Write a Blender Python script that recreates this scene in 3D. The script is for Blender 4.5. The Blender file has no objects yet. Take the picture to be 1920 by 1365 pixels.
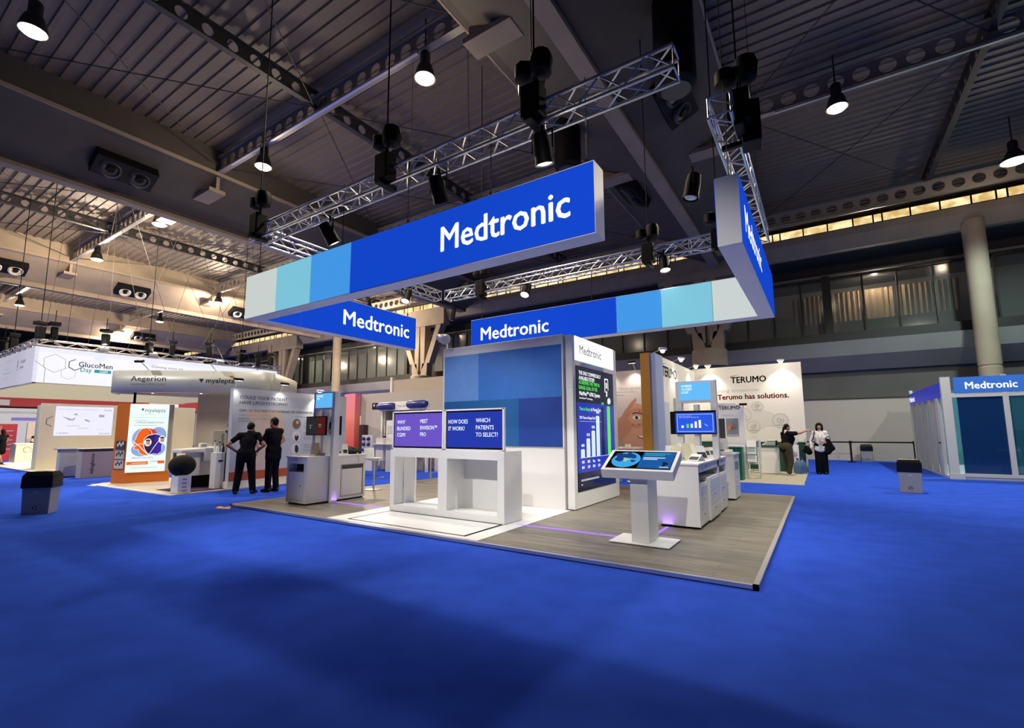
import bpy, bmesh, math, random
from mathutils import Vector, Matrix
random.seed(7)
SC = bpy.context.scene
COL = SC.collection
PI = math.pi

# ------------------------------------------------------------------ camera
_F, _CY = 885.99, 702.1                      # focal length and principal row for a 1920 x 1365 frame
_pitch, _roll, _yaw = .118, -.005, -.578
fw = Vector((math.sin(_yaw)*math.cos(_pitch), math.cos(_yaw)*math.cos(_pitch), math.sin(_pitch)))
rt = Vector((math.cos(_yaw), -math.sin(_yaw), 0)); up = rt.cross(fw)
r2 = rt*math.cos(_roll)+up*math.sin(_roll); u2 = up*math.cos(_roll)-rt*math.sin(_roll)
cd = bpy.data.cameras.new('camera'); cam = bpy.data.objects.new('camera', cd); COL.objects.link(cam)
cam.matrix_world = Matrix(((r2.x, u2.x, -fw.x, 0), (r2.y, u2.y, -fw.y, 0), (r2.z, u2.z, -fw.z, 1.5), (0, 0, 0, 1)))
cd.sensor_fit = 'HORIZONTAL'; cd.sensor_width = 36; cd.lens = _F/1920*36
cd.shift_y = (_CY-682.5)/1920; cd.clip_end = 300; cd.clip_start = .05
SC.camera = cam

# ------------------------------------------------------------------ view + world
vs = SC.view_settings
SC.display_settings.display_device = 'sRGB'
vs.view_transform = 'Standard'; vs.look = 'None'; vs.gamma = 1; vs.use_curve_mapping = False
vs.exposure = 0
wd = bpy.data.worlds.new('hall_air'); SC.world = wd; wd.use_nodes = True
wd.node_tree.nodes['Background'].inputs[0].default_value = (.5, .5, .55, 1)
wd.node_tree.nodes['Background'].inputs[1].default_value = .02

# ------------------------------------------------------------------ helpers
def lin(c):
    if isinstance(c, str):
        c = c.lstrip('#'); c = [int(c[i:i+2], 16)/255 for i in (0, 2, 4)]
        return tuple((x/12.92 if x <= .04045 else ((x+.055)/1.055)**2.4) for x in c)
    return tuple(c)
MATS = {}
def mat(name, col, rough=.5, metal=0, emit=0, noise=0, scale=8, bump=0, alpha=1, spec=.5, coat=0):
    if name in MATS: return MATS[name]
    assert col is not None, name
    m = bpy.data.materials.new(name); m.use_nodes = True; MATS[name] = m
    nt = m.node_tree; b = nt.nodes['Principled BSDF']; c = lin(col)
    b.inputs['Base Color'].default_value = (*c, 1); b.inputs['Roughness'].default_value = rough
    b.inputs['Metallic'].default_value = metal; b.inputs['Specular IOR Level'].default_value = spec
    b.inputs['Coat Weight'].default_value = coat
    if emit:
        b.inputs['Emission Color'].default_value = (*c, 1); b.inputs['Emission Strength'].default_value = emit
        b.inputs['Base Color'].default_value = (*[x*.14 for x in c], 1)
    if noise or bump:
        tc = nt.nodes.new('ShaderNodeTexCoord'); n = nt.nodes.new('ShaderNodeTexNoise')
        n.inputs['Scale'].default_value = scale; n.inputs['Detail'].default_value = 6
        nt.links.new(tc.outputs['Object'], n.inputs['Vector'])
        if noise:
            r = nt.nodes.new('ShaderNodeMapRange'); r.inputs[1].default_value = .3; r.inputs[2].default_value = .7
            r.inputs[3].default_value = 1-noise; r.inputs[4].default_value = 1+noise
            mx = nt.nodes.new('ShaderNodeMix'); mx.data_type = 'RGBA'; mx.blend_type = 'MULTIPLY'
            mx.inputs[0].default_value = 1; mx.inputs[6].default_value = (*c, 1)
            nt.links.new(n.outputs[0], r.inputs[0]); nt.links.new(r.outputs[0], mx.inputs[7])
            nt.links.new(mx.outputs[2], b.inputs['Base Color'])
        if bump:
            bp = nt.nodes.new('ShaderNodeBump'); bp.inputs['Strength'].default_value = bump; bp.inputs['Distance'].default_value = .02
            nt.links.new(n.outputs[0], bp.inputs['Height']); nt.links.new(bp.outputs[0], b.inputs['Normal'])
    if alpha < 1: b.inputs['Alpha'].default_value = alpha
    return m
def link(m, a, b): m.node_tree.links.new(a, b)

class MB:
    def __init__(s): s.v = []; s.f = []; s.m = []; s.k = 0
    def face(s, pts):
        n = len(s.v); s.v += [tuple(p) for p in pts]; s.f.append(tuple(range(n, n+len(pts)))); s.m.append(s.k); return s
    def mesh(s, vs, fs):
        n = len(s.v); s.v += [tuple(p) for p in vs]
        for f in fs: s.f.append(tuple(i+n for i in f)); s.m.append(s.k)
        return s
    def box(s, x0, x1, y0, y1, z0, z1):
        if x0 > x1: x0, x1 = x1, x0
        if y0 > y1: y0, y1 = y1, y0
        if z0 > z1: z0, z1 = z1, z0
        return s.mesh([(x, y, z) for z in (z0, z1) for y in (y0, y1) for x in (x0, x1)],
                      [(0, 2, 3, 1), (4, 5, 7, 6), (0, 1, 5, 4), (2, 6, 7, 3), (0, 4, 6, 2), (1, 3, 7, 5)])
    def obox(s, c, ax, ay, az, sx, sy, sz):                      # oriented box from its centre and half sizes
        c = Vector(c); ax, ay, az = [Vector(a).normalized() for a in (ax, ay, az)]
        return s.mesh([c+ax*i*sx+ay*j*sy+az*k*sz for k in (-1, 1) for j in (-1, 1) for i in (-1, 1)],
                      [(0, 2, 3, 1), (4, 5, 7, 6), (0, 1, 5, 4), (2, 6, 7, 3), (0, 4, 6, 2), (1, 3, 7, 5)])
    def rbox(s, cx, cy, rz, sx, sy, z0, z1):                     # box turned about z, full sizes
        c, d = math.cos(rz), math.sin(rz)
        return s.obox((cx, cy, (z0+z1)/2), (c, d, 0), (-d, c, 0), (0, 0, 1), sx/2, sy/2, (z1-z0)/2)
    def prism(s, poly, axis, a, b):                              # polygon in the two other axes, extruded along axis
        n = len(poly)
        def P(p, t): return (t, p[0], p[1]) if axis == 'x' else (p[0], t, p[1]) if axis == 'y' else (p[0], p[1], t)
        vs_ = [P(p, a) for p in poly]+[P(p, b) for p in poly]
        return s.mesh(vs_, [tuple(range(n)), tuple(range(2*n-1, n-1, -1))]+[(i, (i+1) % n, n+(i+1) % n, n+i) for i in range(n)])
    def tube(s, p, q, r, n=8, r1=None, cap=True):
        p, q = Vector(p), Vector(q); d = q-p
        if d.length < 1e-6: return s
        d.normalize(); a = d.orthogonal().normalized(); b = d.cross(a); r1 = r if r1 is None else r1
        vs_ = [p+(a*math.cos(2*PI*i/n)+b*math.sin(2*PI*i/n))*r for i in range(n)]
        vs_ += [q+(a*math.cos(2*PI*i/n)+b*math.sin(2*PI*i/n))*r1 for i in range(n)]
        fs = [(i, (i+1) % n, n+(i+1) % n, n+i) for i in range(n)]
        if cap: fs += [tuple(range(n-1, -1, -1)), tuple(range(n, 2*n))]
        return s.mesh(vs_, fs)
    def path(s, pts, r, n=6):
        for p, q in zip(pts, pts[1:]): s.tube(p, q, r, n)
        return s
    def lathe(s, prof, c=(0, 0, 0), n=20, axis=(0, 0, 1)):
        c = Vector(c); z = Vector(axis).normalized(); a = z.orthogonal().normalized(); b = z.cross(a)
        vs_ = [c+z*h+(a*math.cos(2*PI*i/n)+b*math.sin(2*PI*i/n))*max(r, 1e-4) for r, h in prof for i in range(n)]
        k = len(prof)
        fs = [(j*n+i, j*n+(i+1) % n, (j+1)*n+(i+1) % n, (j+1)*n+i) for j in range(k-1) for i in range(n)]
        fs += [tuple(range(n-1, -1, -1)), tuple(range((k-1)*n, k*n))]
        return s.mesh(vs_, fs)
    def ball(s, c, rx, ry=None, rz=None, n=14, m=9):
        ry = rx if ry is None else ry; rz = rx if rz is None else rz
        vs_ = [(c[0], c[1], c[2]-rz)]
        for j in range(1, m):
            t = -PI/2+PI*j/m
            vs_ += [(c[0]+rx*math.cos(t)*math.cos(2*PI*i/n), c[1]+ry*math.cos(t)*math.sin(2*PI*i/n), c[2]+rz*math.sin(t)) for i in range(n)]
        vs_.append((c[0], c[1], c[2]+rz)); L = len(vs_)-1
        fs = [(0, 1+(i+1) % n, 1+i) for i in range(n)]
        for j in range(m-2): fs += [(1+j*n+i, 1+j*n+(i+1) % n, 1+(j+1)*n+(i+1) % n, 1+(j+1)*n+i) for i in range(n)]
        fs += [(L, 1+(m-2)*n+i, 1+(m-2)*n+(i+1) % n) for i in range(n)]
        return s.mesh(vs_, fs)
    def build(s, name, mats, parent=None, bevel=0, smooth=False):
        me = bpy.data.meshes.new(name)
        inv = winv(parent) if parent else Matrix.Identity(4)
        me.from_pydata([inv @ Vector(p) for p in s.v], [], s.f)
        if not isinstance(mats, (list, tuple)): mats = [mats]
        for m in mats: me.materials.append(m)
        for p, k in zip(me.polygons, s.m): p.material_index = min(k, len(mats)-1); p.use_smooth = smooth
        bm = bmesh.new(); bm.from_mesh(me); bmesh.ops.remove_doubles(bm, verts=bm.verts, dist=1e-5)
        bmesh.ops.recalc_face_normals(bm, faces=bm.faces); bm.to_mesh(me); bm.free()
        o = bpy.data.objects.new(name, me); COL.objects.link(o)
        if parent: o.parent = parent
        if bevel:
            b = o.modifiers.new('edge', 'BEVEL'); b.width = bevel; b.segments = 2; b.limit_method = 'ANGLE'
        if smooth and hasattr(me, 'set_sharp_from_angle'): me.set_sharp_from_angle(angle=math.radians(40))
        return o
def winv(o):
    while o.parent: o = o.parent
    return (Matrix.Translation(o.location) @ o.rotation_euler.to_matrix().to_4x4()).inverted()
def tag(o, label, cat, group=None, kind=None):
    o['label'] = label; o['category'] = cat
    if group: o['group'] = group
    if kind: o['kind'] = kind
    return o
def thing(name, label, cat, loc=(0, 0, 0), rz=0, group=None):
    o = bpy.data.objects.new(name, None); COL.objects.link(o); o.location = loc; o.rotation_euler = (0, 0, rz)
    o.empty_display_size = .1
    return tag(o, label, cat, group)
def struct(name, mb, m, parent=None, **k):
    o = mb.build(name, m, parent, **k)
    if not parent: o['kind'] = 'structure'
    return o
def copy_tree(o, parent=None):
    c = o.copy(); COL.objects.link(c)
    if parent: c.parent = parent
    for ch in o.children: copy_tree(ch, c)
    return c
def dup(root, loc, rz=None, label=None):
    c = copy_tree(root); c.location = loc
    if rz is not None: c.rotation_euler = (0, 0, rz)
    if label: c['label'] = label
    return c
def lamp(kind, name, loc, power, col=(1, 1, 1), target=None, size=.1, spot=60, blend=.6, parent=None, shape=None, sy=None):
    d = bpy.data.lights.new(name, kind); d.energy = power; d.color = col
    if kind == 'SPOT': d.spot_size = math.radians(spot); d.spot_blend = blend; d.shadow_soft_size = size
    elif kind == 'POINT': d.shadow_soft_size = size
    elif kind == 'AREA':
        d.size = size
        if sy: d.shape = 'RECTANGLE'; d.size_y = sy
    o = bpy.data.objects.new(name, d); COL.objects.link(o)
    M = Matrix.Translation(loc)
    if target is not None: M = M @ (Vector(target)-Vector(loc)).to_track_quat('-Z', 'Y').to_matrix().to_4x4()
    if parent: o.parent = parent; M = winv(parent) @ M
    o.matrix_local = M
    return o
_fc = {}
def _glyphs(s, bold):
    if (s, bold) not in _fc:
        cu = bpy.data.curves.new('lettering', 'FONT'); cu.body = s; cu.size = 1
        cu.resolution_u = 2; cu.fill_mode = 'FRONT'
        ob = bpy.data.objects.new('lettering', cu); COL.objects.link(ob)
        bpy.context.view_layer.update()
        me = bpy.data.meshes.new_from_object(ob.evaluated_get(bpy.context.evaluated_depsgraph_get()))
        bpy.data.objects.remove(ob); bpy.data.curves.remove(cu)
        v0 = [v.co.copy() for v in me.vertices]; f0 = [tuple(p.vertices) for p in me.polygons]; bpy.data.meshes.remove(me); vv = []; ff = []
        for dx, dy in (((0, 0),) if not bold else ((-1, 0), (0, 0), (1, 0), (0, -.7), (0, .7))):   # heavier strokes
            n = len(vv); vv += [v+Vector((dx*bold, dy*bold, 0)) for v in v0]; ff += [tuple(i+n for i in f) for f in f0]
        _fc[(s, bold)] = (vv, ff)
    return _fc[(s, bold)]
def text(name, s, O, R, U, width, m, parent, cap=None, bold=0, depth=.004, gap=1.05, align='l'):
    """lettering laid in the plane (R, U) with its first baseline starting at O, the longest line `width` wide, capitals `cap` tall"""
    R, U = Vector(R).normalized(), Vector(U).normalized(); N = R.cross(U); O = Vector(O)+N*depth
    lines = s.split('\n'); G = [_glyphs(l, bold) for l in lines]
    ext = [(min(v.x for v in g[0]), max(v.x for v in g[0])) for g in G]
    k = width/max(b-a for a, b in ext); ky = cap/CAPH if cap else k
    for i, (g, (a, b)) in enumerate(zip(G, ext)):
        xs = a if align == 'l' else (a+b)/2
        mb = MB(); mb.mesh([O+R*(v.x-xs)*k+U*(v.y*ky-i*gap*ky) for v in g[0]], g[1])
        o = mb.build(name, m, parent)
    return o
CAPH = max(v.y for v in _glyphs('H', 0)[0])
# ------------------------------------------------------------------ hall lamps and stage light (built as fittings; the last pair of hall lamps is added)
def high_bay(x, y, z, label, power, up=0, r=.24, col=(1, .84, .62)):
    t = thing('high_bay_lamp', label, 'ceiling lamp', (x, y, z), group='high bay lamps under the roof')
    m = MB(); m.lathe([(.1, .75), (.13, .7), (.13, .42), (.17, .38), (.2, .3)], (x, y, z), 16); m.tube((x, y, z+.7), (x, y, 11.99), .02)
    m.build('ballast_housing', mat('lamp_black', '#17171a', .5), t, smooth=True)
    m = MB(); m.lathe([(.2, .3), (r+.02, .05), (r+.03, .02), (r+.01, .02), (.19, .29)], (x, y, z), 24)
    m.build('reflector', mat('lamp_reflector', (.03, .028, .025), .5, .3), t, smooth=True)
    m = MB(); m.lathe([(r, .03), (r*.8, -.02), (.02, -.05)], (x, y, z), 24)
    m.build('lens', mat('lamp_glow', (1, .9, .74), emit=14), t, smooth=True)
    lamp('SPOT', 'bulb', (x, y, z-.1), power, col, (x, y, 0), .2, 150, .5, t)
    if up: lamp('POINT', 'stray_glow', (x, y, z-.22), up, (1, .80, .58), size=.16, parent=t)
    return t
high_bay(-15.2, 8, 10.35, 'round hall lamp at the purlin end above the left corner of the truss', 1800, 220)
high_bay(-7.8, 8, 10.3, 'round hall lamp hanging in mid ceiling over the front truss', 1500, 120)
high_bay(-14.2, 2.2, 10.4, 'dim oval hall lamp in the top left corner of the dark roof', 350)
high_bay(.95, 15.2, 10.35, 'round hall lamp glowing under the perforated purlin at upper right', 3000, 60)
high_bay(6.0, 21.7, 10.35, 'greenish white hall lamp at the right edge above the yellow clerestory', 2800, 120, r=.34, col=(.78, 1, .95))
high_bay(-23.3, 8, 10.35, 'hall lamp at the upper right end of the lit diagonal purlin on the left', 2400, 1300)
high_bay(-30.8, 8, 10.35, 'hall lamp at the lower left end of the lit diagonal purlin on the left', 2400, 1300)
high_bay(-34.4, 15.6, 10.35, 'hall lamp beside the air nozzle box left of the white sign panel', 2400, 1300)
high_bay(-46.5, 8.2, 10.35, 'hall lamp at the left picture edge above the white banner', 2400, 1300)
high_bay(-44.3, 15.8, 10.35, 'upper of two small far hall lamps above the white banner', 2400, 1300)
high_bay(-52.7, 15.7, 10.35, 'lower of two small far hall lamps above the white banner', 1800, 1100)

high_bay(-30.8, 23.2, 10.35, 'added hall lamp near the far wall, hidden behind the left sign arm', 2400, 900)  # this lamp and the next are added to brighten the far column and fascia
high_bay(-27.2, 22.6, 10.35, 'added hall lamp near the forked column at the far wall on the left', 2400, 900)

# ------------------------------------------------------------------ materials
carpet = mat('blue_carpet', (.034, .092, .60), 1, noise=.1, scale=3, bump=.15, spec=0)
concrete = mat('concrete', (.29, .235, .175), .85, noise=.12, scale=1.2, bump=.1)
concrete_dark = mat('concrete_shadowed_side', (.075, .066, .056), .85, noise=.1, scale=1.2)  # darker copy of concrete: shade of the nearer girders put into the colour
roof_sheet = mat('roof_sheet', (.15, .122, .095), .6, noise=.06, scale=2)
steel_grey = mat('painted_steel', (.30, .27, .23), .55, .2)
black = mat('black_metal', (.0035, .0035, .004), .6, spec=.2)
black_gloss = mat('black_plastic', (.008, .008, .01), .25)
alu = mat('aluminium', (.62, .62, .62), .32, .85)
white = mat('white_lacquer', (.80, .80, .79), .35)
offwhite = mat('white_matt', (.74, .735, .72), .6)
grey_wall = mat('grey_wall', (.42, .39, .37), .8)
glass_pane = mat('gallery_glass', (.10, .108, .104), .12, alpha=.6)
mull = mat('mullion_black', (.008, .008, .008), .4)

# ------------------------------------------------------------------ structure
m = MB(); m.box(-75, 24, -14, 30, -.2, 0); struct('floor', m, carpet)
for nm, x in (('wall_left', -75), ('wall_right', 24)):
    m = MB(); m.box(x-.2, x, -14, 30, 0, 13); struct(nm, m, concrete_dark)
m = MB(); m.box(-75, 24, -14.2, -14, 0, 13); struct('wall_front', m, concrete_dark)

GX = [-53.8, -37.2, -20.6, -4.05, 12.5]
# ribbed roof sheets between the girders
m = MB(); edges = [-75]+[e for g in GX for e in (g-2.3, g+2.3)]+[24]
for a, b in zip(edges[::2], edges[1::2]):
    y = -14.0; pts = []
    while y < 28.6:
        pts += [(y, 12.04), (y+.18, 12.04), (y+.205, 11.99), (y+.32, 11.99), (y+.345, 12.04)]; y += .36
    for (ya, za), (yb, zb) in zip(pts, pts[1:]): m.face([(a, ya, za), (b, ya, za), (b, yb, zb), (a, yb, zb)])
m.box(-75, 24, -14, 30, 12.3, 12.5)
struct('ceiling', m, roof_sheet)
for i, g in enumerate(GX):
    m = MB()
    prof = [(-2.3, 12.3), (-2.3, 11.07), (-2.42, 11.07), (-2.42, 10.98), (-2.2, 10.95), (-.2, 10.0), (-.2, 9.8),
            (.2, 9.8), (.2, 10.0), (2.2, 10.95), (2.42, 10.98), (2.42, 11.07), (2.3, 11.07), (2.3, 12.3)]
    m.prism([(g+x, z) for x, z in prof], 'y', -14, 25.4)
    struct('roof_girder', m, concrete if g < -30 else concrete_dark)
    m = MB(); m.box(g-.21, g+.21, -14, 25.2, 9.74, 9.86)
    m.box(g-2.45, g-2.40, -14, 25.2, 10.97, 11.09); m.box(g+2.40, g+2.45, -14, 25.2, 10.97, 11.09)
    struct('girder_flange', m, concrete)
    for y in (8.0, 15.5, 23.0):
        for s in (-1, 1):
            m = MB(); m.box(g+s*1.0, g+s*2.3, y-.28, y+.28, 10.36, 10.5); m.prism([(g+s*1.1, 10.5), (g+s*2.3, 10.5), (g+s*2.3, 11.1)], 'y', y-.06, y+.06)
            struct('girder_bracket', m, concrete)

def holed_beam(axis, c, a, b, z0, z1, step, r, m_, flange=.1):
    """steel beam with a row of round holes; axis 'x' or 'y', at offset c across, from a to b"""
    m = MB(); h = (z0+z1)/2; n = max(1, int((b-a)/step)); st = (b-a)/n; H = (z1-z0)/2-.03
    def P(t, d, z): return (t, c+d, z) if axis == 'x' else (c+d, t, z)
    for i in range(n):
        t0 = a+st*(i+.5); ring = []; sq = []
        for k in range(12):
            w = 2*PI*k/12; cw, sw = math.cos(w), math.sin(w); q = min(st/2/max(abs(cw), 1e-6), H/max(abs(sw), 1e-6))
            ring.append((t0+r*cw, h+r*sw)); sq.append((t0+q*cw, h+q*sw))
        cs = [(t0+sx*st/2, h+sz*H) for sx, sz in ((1, 1), (-1, 1), (-1, -1), (1, -1))]
        for k in range(12):
            j = (k+1) % 12
            m.face([P(ring[k][0], 0, ring[k][1]), P(sq[k][0], 0, sq[k][1]), P(sq[j][0], 0, sq[j][1]), P(ring[j][0], 0, ring[j][1])])
            m.face([P(ring[k][0], -.012, ring[k][1]), P(ring[j][0], -.012, ring[j][1]), P(ring[j][0], .012, ring[j][1]), P(ring[k][0], .012, ring[k][1])])
        for cx_, cz_ in cs:
            near = sorted(range(12), key=lambda k: (sq[k][0]-cx_)**2+(sq[k][1]-cz_)**2)[:2]
            m.face([P(cx_, 0, cz_), P(*[sq[near[0]][0], 0, sq[near[0]][1]]), P(sq[near[1]][0], 0, sq[near[1]][1])])
    for z, s in ((z0, 1), (z1, -1)):
        if axis == 'x': m.box(a, b, c-flange, c+flange, z, z+s*.04)
        else: m.box(c-flange, c+flange, a, b, z, z+s*.04)
    return struct('perforated_purlin', m, m_)
for y, z0 in ((.6, 11.15), (8.0, 11.1), (15.55, 11.05), (24.2, 10.75)):
    for a, b in zip(edges[::2], edges[1::2]):
        if b < -45: continue
        holed_beam('x', y, max(a, -50)+.1, b-.1, z0, z0+.62, .56, .2, steel_grey)
        m = MB(); L = b-max(a, -50); m.box(max(a, -50)+1.2, b-1.6, y-.16, y-.08, z0-.1, z0-.02); struct('cable_tray', m, alu)
for a, b in zip(edges[::2], edges[1::2]):
    if b < -45: continue
    holed_beam('y', (max(a, -50)+b)/2, -2, 25, 11.35, 11.85, .6, .15, mat('dark_steel', (.03, .028, .027), .6), .09)
# paired air nozzles in dark boxes on the girder flanks
noz = [0]
def nozzles(g, s, y, label, dark=False, zc=10.5, size=1.0):
    d = Vector((2.0, 0, .95)).normalized() if s > 0 else Vector((-2.0, 0, .95)).normalized(); n = Vector((s*.95, 0, -2.0)).normalized() if s > 0 else Vector((-.95, 0, -2.0)).normalized()
    c = Vector((g+s*(.2+(zc-10)/.95*2.0), y, zc))+n*.17
    t = thing('air_nozzle_box', label, 'air vent', c, group='air nozzle boxes on the roof girders'); Y = Vector((0, 1, 0))
    MB().obox(c, d, Y, n, .42*size, .85*size, .17).build('box', black, t, bevel=.02)
    for k in (-1, 1):
        o = c+Y*.4*k*size+n*.17; nn = (n+Vector((s*.5, 0, 0))).normalized()
        MB().lathe([(.27*size, -.05), (.30*size, .06), (.24*size, .1), (.2*size, .04), (.02, 0)], o, 22, nn).build('nozzle', mat('nozzle_dark', (.05, .05, .05), .5) if dark else mat('nozzle_pale', (.50, .48, .44), .5), t, smooth=True)
        MB().lathe([(.12*size, .03), (.1*size, .09), (.02, .1)], o, 16, nn).build('nozzle_core', black, t, smooth=True)
nozzles(-20.6, 1, 5.5, 'pair of dark round air nozzles on the unlit girder at upper left', True)
nozzles(-37.2, 1, 5.6, 'pair of pale round air nozzles cut by the left picture edge'); nozzles(-37.2, 1, 11.2, 'pair of pale round air nozzles on the lit girder between two hall lamps'); nozzles(-37.2, 1, 18, 'pair of pale round air nozzles left of the white end panel of the front sign')
nozzles(-53.8, 1, 17.5, 'small far pair of air nozzles above the moving lights'); nozzles(-4.05, 1, 12.3, 'dark air nozzle box on the right flank of the centre girder, nearer one', True); nozzles(-4.05, -1, 16.6, 'dark air nozzle box on the left flank of the centre girder above the rear truss', True)
def duct(x, y, z, L, r, label):
    t = thing('air_duct', label, 'air duct', (x, y, z), group='black round ducts under the centre girder')
    MB().lathe([(r*.7, 0), (r, .1), (r, L)], (x, y, z), 22, (0, 0, 1)).build('duct_body', black, t, smooth=True); MB().lathe([(r*.72, -.01), (r*.5, .03), (.02, .05)], (x, y, z), 22).build('duct_mouth', mat('nozzle_dark', None), t, smooth=True)
duct(-2.1, 9.6, 8.6, 2.5, .42, 'black round duct hanging beside the free end of the front truss'); duct(-5.9, 12.2, 9.3, 1.6, .4, 'black round duct hanging left of the centre girder flange')
# thin cross stays under the roof sheets
for (x0, x1) in ((-18, -12.4), (-12.2, -6.6), (-1.5, 4.1), (-34.7, -29), (-28.8, -23.1)):
    for (y0, y1) in ((.8, 7.8), (8.2, 15.4), (15.7, 24)):
        for k in (0, 1):
            m = MB(); m.tube((x0, y0 if k else y1, 11.3), (x1, y1 if k else y0, 11.3), .016, 5)
            struct('roof_stay', m, mat('stay_dark', (.02, .02, .02), .6))

# far wall
m = MB(); m.prism([(25.75, 10.62), (25.75, 10.3), (26.1, 9.75), (26.5, 9.75), (26.5, 10.66), (26.0, 10.66)], 'x', -75, 24); struct('wall_back_fascia', m, concrete)
m = MB(); m.box(-75, 24, 27.9, 28.1, 8.85, 11.42); m.box(-75, 24, 26.5, 28, 9.7, 9.8); struct('wall_back_recess', m, mat('recess_black', (.03, .028, .027), .8))
m = MB(); m.box(-75, 24, 28.0, 28.2, 11.86, 12.4); struct('trim_1', m, concrete_dark)
glow = mat('daylight_glazing', (.95, .72, .34), emit=1.15, noise=0)
x = -70.0; i = 0; m = MB(); bars = MB(); random.seed(3)
while x < 20:
    w = (1.05, 1.05, 1.05, .8, .35)[i % 5]
    m.box(x+.03, x+w-.03, 28.02, 28.06, 11.44, 11.84); bars.box(x-.03, x+.03, 27.98, 28.08, 11.42, 11.86); x += w; i += 1
bars.box(-70, 20, 27.97, 28.08, 11.40, 11.44); bars.box(-70, 20, 27.97, 28.08, 11.84, 11.88)
nt = glow.node_tree; bs = nt.nodes['Principled BSDF']
tc = nt.nodes.new('ShaderNodeTexCoord'); nz = nt.nodes.new('ShaderNodeTexNoise'); nz.inputs['Scale'].default_value = 2.2
cr = nt.nodes.new('ShaderNodeValToRGB'); cr.color_ramp.elements[0].position = .35; cr.color_ramp.elements[0].color = (.62, .40, .13, 1)
cr.color_ramp.elements[1].position = .6; cr.color_ramp.elements[1].color = (1, .84, .46, 1)
link(glow, tc.outputs['Object'], nz.inputs['Vector']); link(glow, nz.outputs[0], cr.inputs[0]); link(glow, cr.outputs[0], bs.inputs['Emission Color'])
w1 = struct('window_1', m, glow); struct('window_frame', bars, mull, w1)
# gallery glazing: window by window, dark glass in front of a curtained gallery
def glazing(n, x0, x1, step, lit=None, thick=True):
    p = MB(); p.box(x0, x1, 27.58, 27.62, 6.08, 8.85)
    w = struct('window_%d' % n, p, glass_pane)
    f = MB(); x = x0
    while x < x1+.01:
        f.box(x-.035, x+.035, 27.5, 27.66, 6.08, 8.85); x += step
    f.box(x0, x1, 27.5, 27.66, 8.8, 8.9); f.box(x0, x1, 27.5, 27.66, 6.04, 6.12)
    struct('window_frame', f, mull, w)
glazing(2, -74, -43.2, 1.35); glazing(3, -42.0, -27.6, 1.25); glazing(4, -23.4, -5.6, 1.35); glazing(5, -4.2, .45, 1.24); glazing(6, .75, 5.8, 1.3); glazing(7, 6.6, 22, 1.35)
glazing(8, -43.2, -42.0, .6)
for x in (-42.0, -26.9, .6, -28.2):
    m = MB(); m.box(x-.16, x+.16, 27.3, 27.7, 5.6, 8.95); struct('trim_2', m, mull)
m = MB(); m.box(-75, 24, 30.4, 30.6, 5.6, 9.6); struct('wall_gallery', m, mat('gallery_wall', (.30, .30, .29), .8))
m = MB(); m.box(-75, 24, 27.6, 30.5, 5.5, 5.6); m.box(-75, 24, 27.6, 30.5, 9.0, 9.1); struct('floor_gallery', m, mat('gallery_slab', (.18, .18, .18), .8))
cur = mat('beige_curtain', (.62, .50, .34), .9)
wv = cur.node_tree; wav = wv.nodes.new('ShaderNodeTexWave'); wav.inputs['Scale'].default_value = 1.6; wav.inputs['Distortion'].default_value = 1.2
bb = wv.nodes.new('ShaderNodeBump'); bb.inputs['Strength'].default_value = .5; tcc = wv.nodes.new('ShaderNodeTexCoord')
link(cur, tcc.outputs['Object'], wav.inputs['Vector']); link(cur, wav.outputs[0], bb.inputs['Height']); link(cur, bb.outputs[0], wv.nodes['Principled BSDF'].inputs['Normal'])
for x0, x1 in ((-.9, .45), (.75, 2.0), (2.1, 3.3), (3.4, 5.7)):
    m = MB(); n = int((x1-x0)/.06)
    pts = [(x0+(x1-x0)*i/n, 28.9+.05*math.sin(i*1.9)) for i in range(n+1)]
    for (xa, ya), (xb, yb) in zip(pts, pts[1:]): m.face([(xa, ya, 6.9), (xb, yb, 6.9), (xb, yb, 8.4), (xa, ya, 8.4)])
    o = m.build('window_curtain', cur); tag(o, {-.9: 'beige curtain behind the gallery pane left of the thick black post', .75: 'beige curtain just right of the thick black gallery post', 2.1: 'beige curtain in the middle pane of the right gallery', 3.4: 'wide beige curtain behind the gallery panes nearest the round column'}[x0], 'curtain', 'gallery curtains')
for x, c, pw in ((2.6, (1, .82, .6), 260), (-3, (1, .9, .75), 40), (-12, (1, .9, .8), 40), (-33, (1, .95, .85), 160), (-38.5, (1, .95, .8), 160), (9.5, (.9, 1, 1), 40)):
    t = thing('gallery_downlight', {2.6: 'small downlight behind the curtained gallery panes on the right', -3: 'small downlight behind dark gallery panes right of the sign tower', -12: 'small gallery downlight behind the display wall', -33: 'small gallery downlight left of the forked column', -38.5: 'small gallery downlight beside the slim pale column', 9.5: 'small gallery downlight beyond the right round column'}[x], 'ceiling lamp', (x, 28.2, 8.98), group='gallery downlights')
    MB().lathe([(.12, 0), (.12, -.05), (.1, -.06)], (x, 28.2, 8.98), 14).build('rim', white, t)
    MB().lathe([(.1, -.03), (.08, -.065)], (x, 28.2, 8.98), 14).build('diffuser', mat('downlight_glow', (1, .93, .8), emit=6), t)
    lamp('POINT', 'bulb', (x, 28.2, 8.7), pw, c, size=.08, parent=t)
t = thing('gallery_downlight', 'bright downlight in the greenish lit gallery room at far left', 'ceiling lamp', (-45, 28.6, 8.98), group='gallery downlights')
MB().lathe([(.12, 0), (.12, -.05), (.1, -.06)], (-45, 28.6, 8.98), 14).build('rim', white, t)
lamp('POINT', 'bulb', (-45, 28.6, 8.6), 420, (.95, 1, .62), size=.1, parent=t)
m = MB(); m.box(-75, 24, 27.1, 27.6, 5.62, 6.06); struct('trim_3', m, mat('sill_black', (.012, .012, .012), .5))
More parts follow.
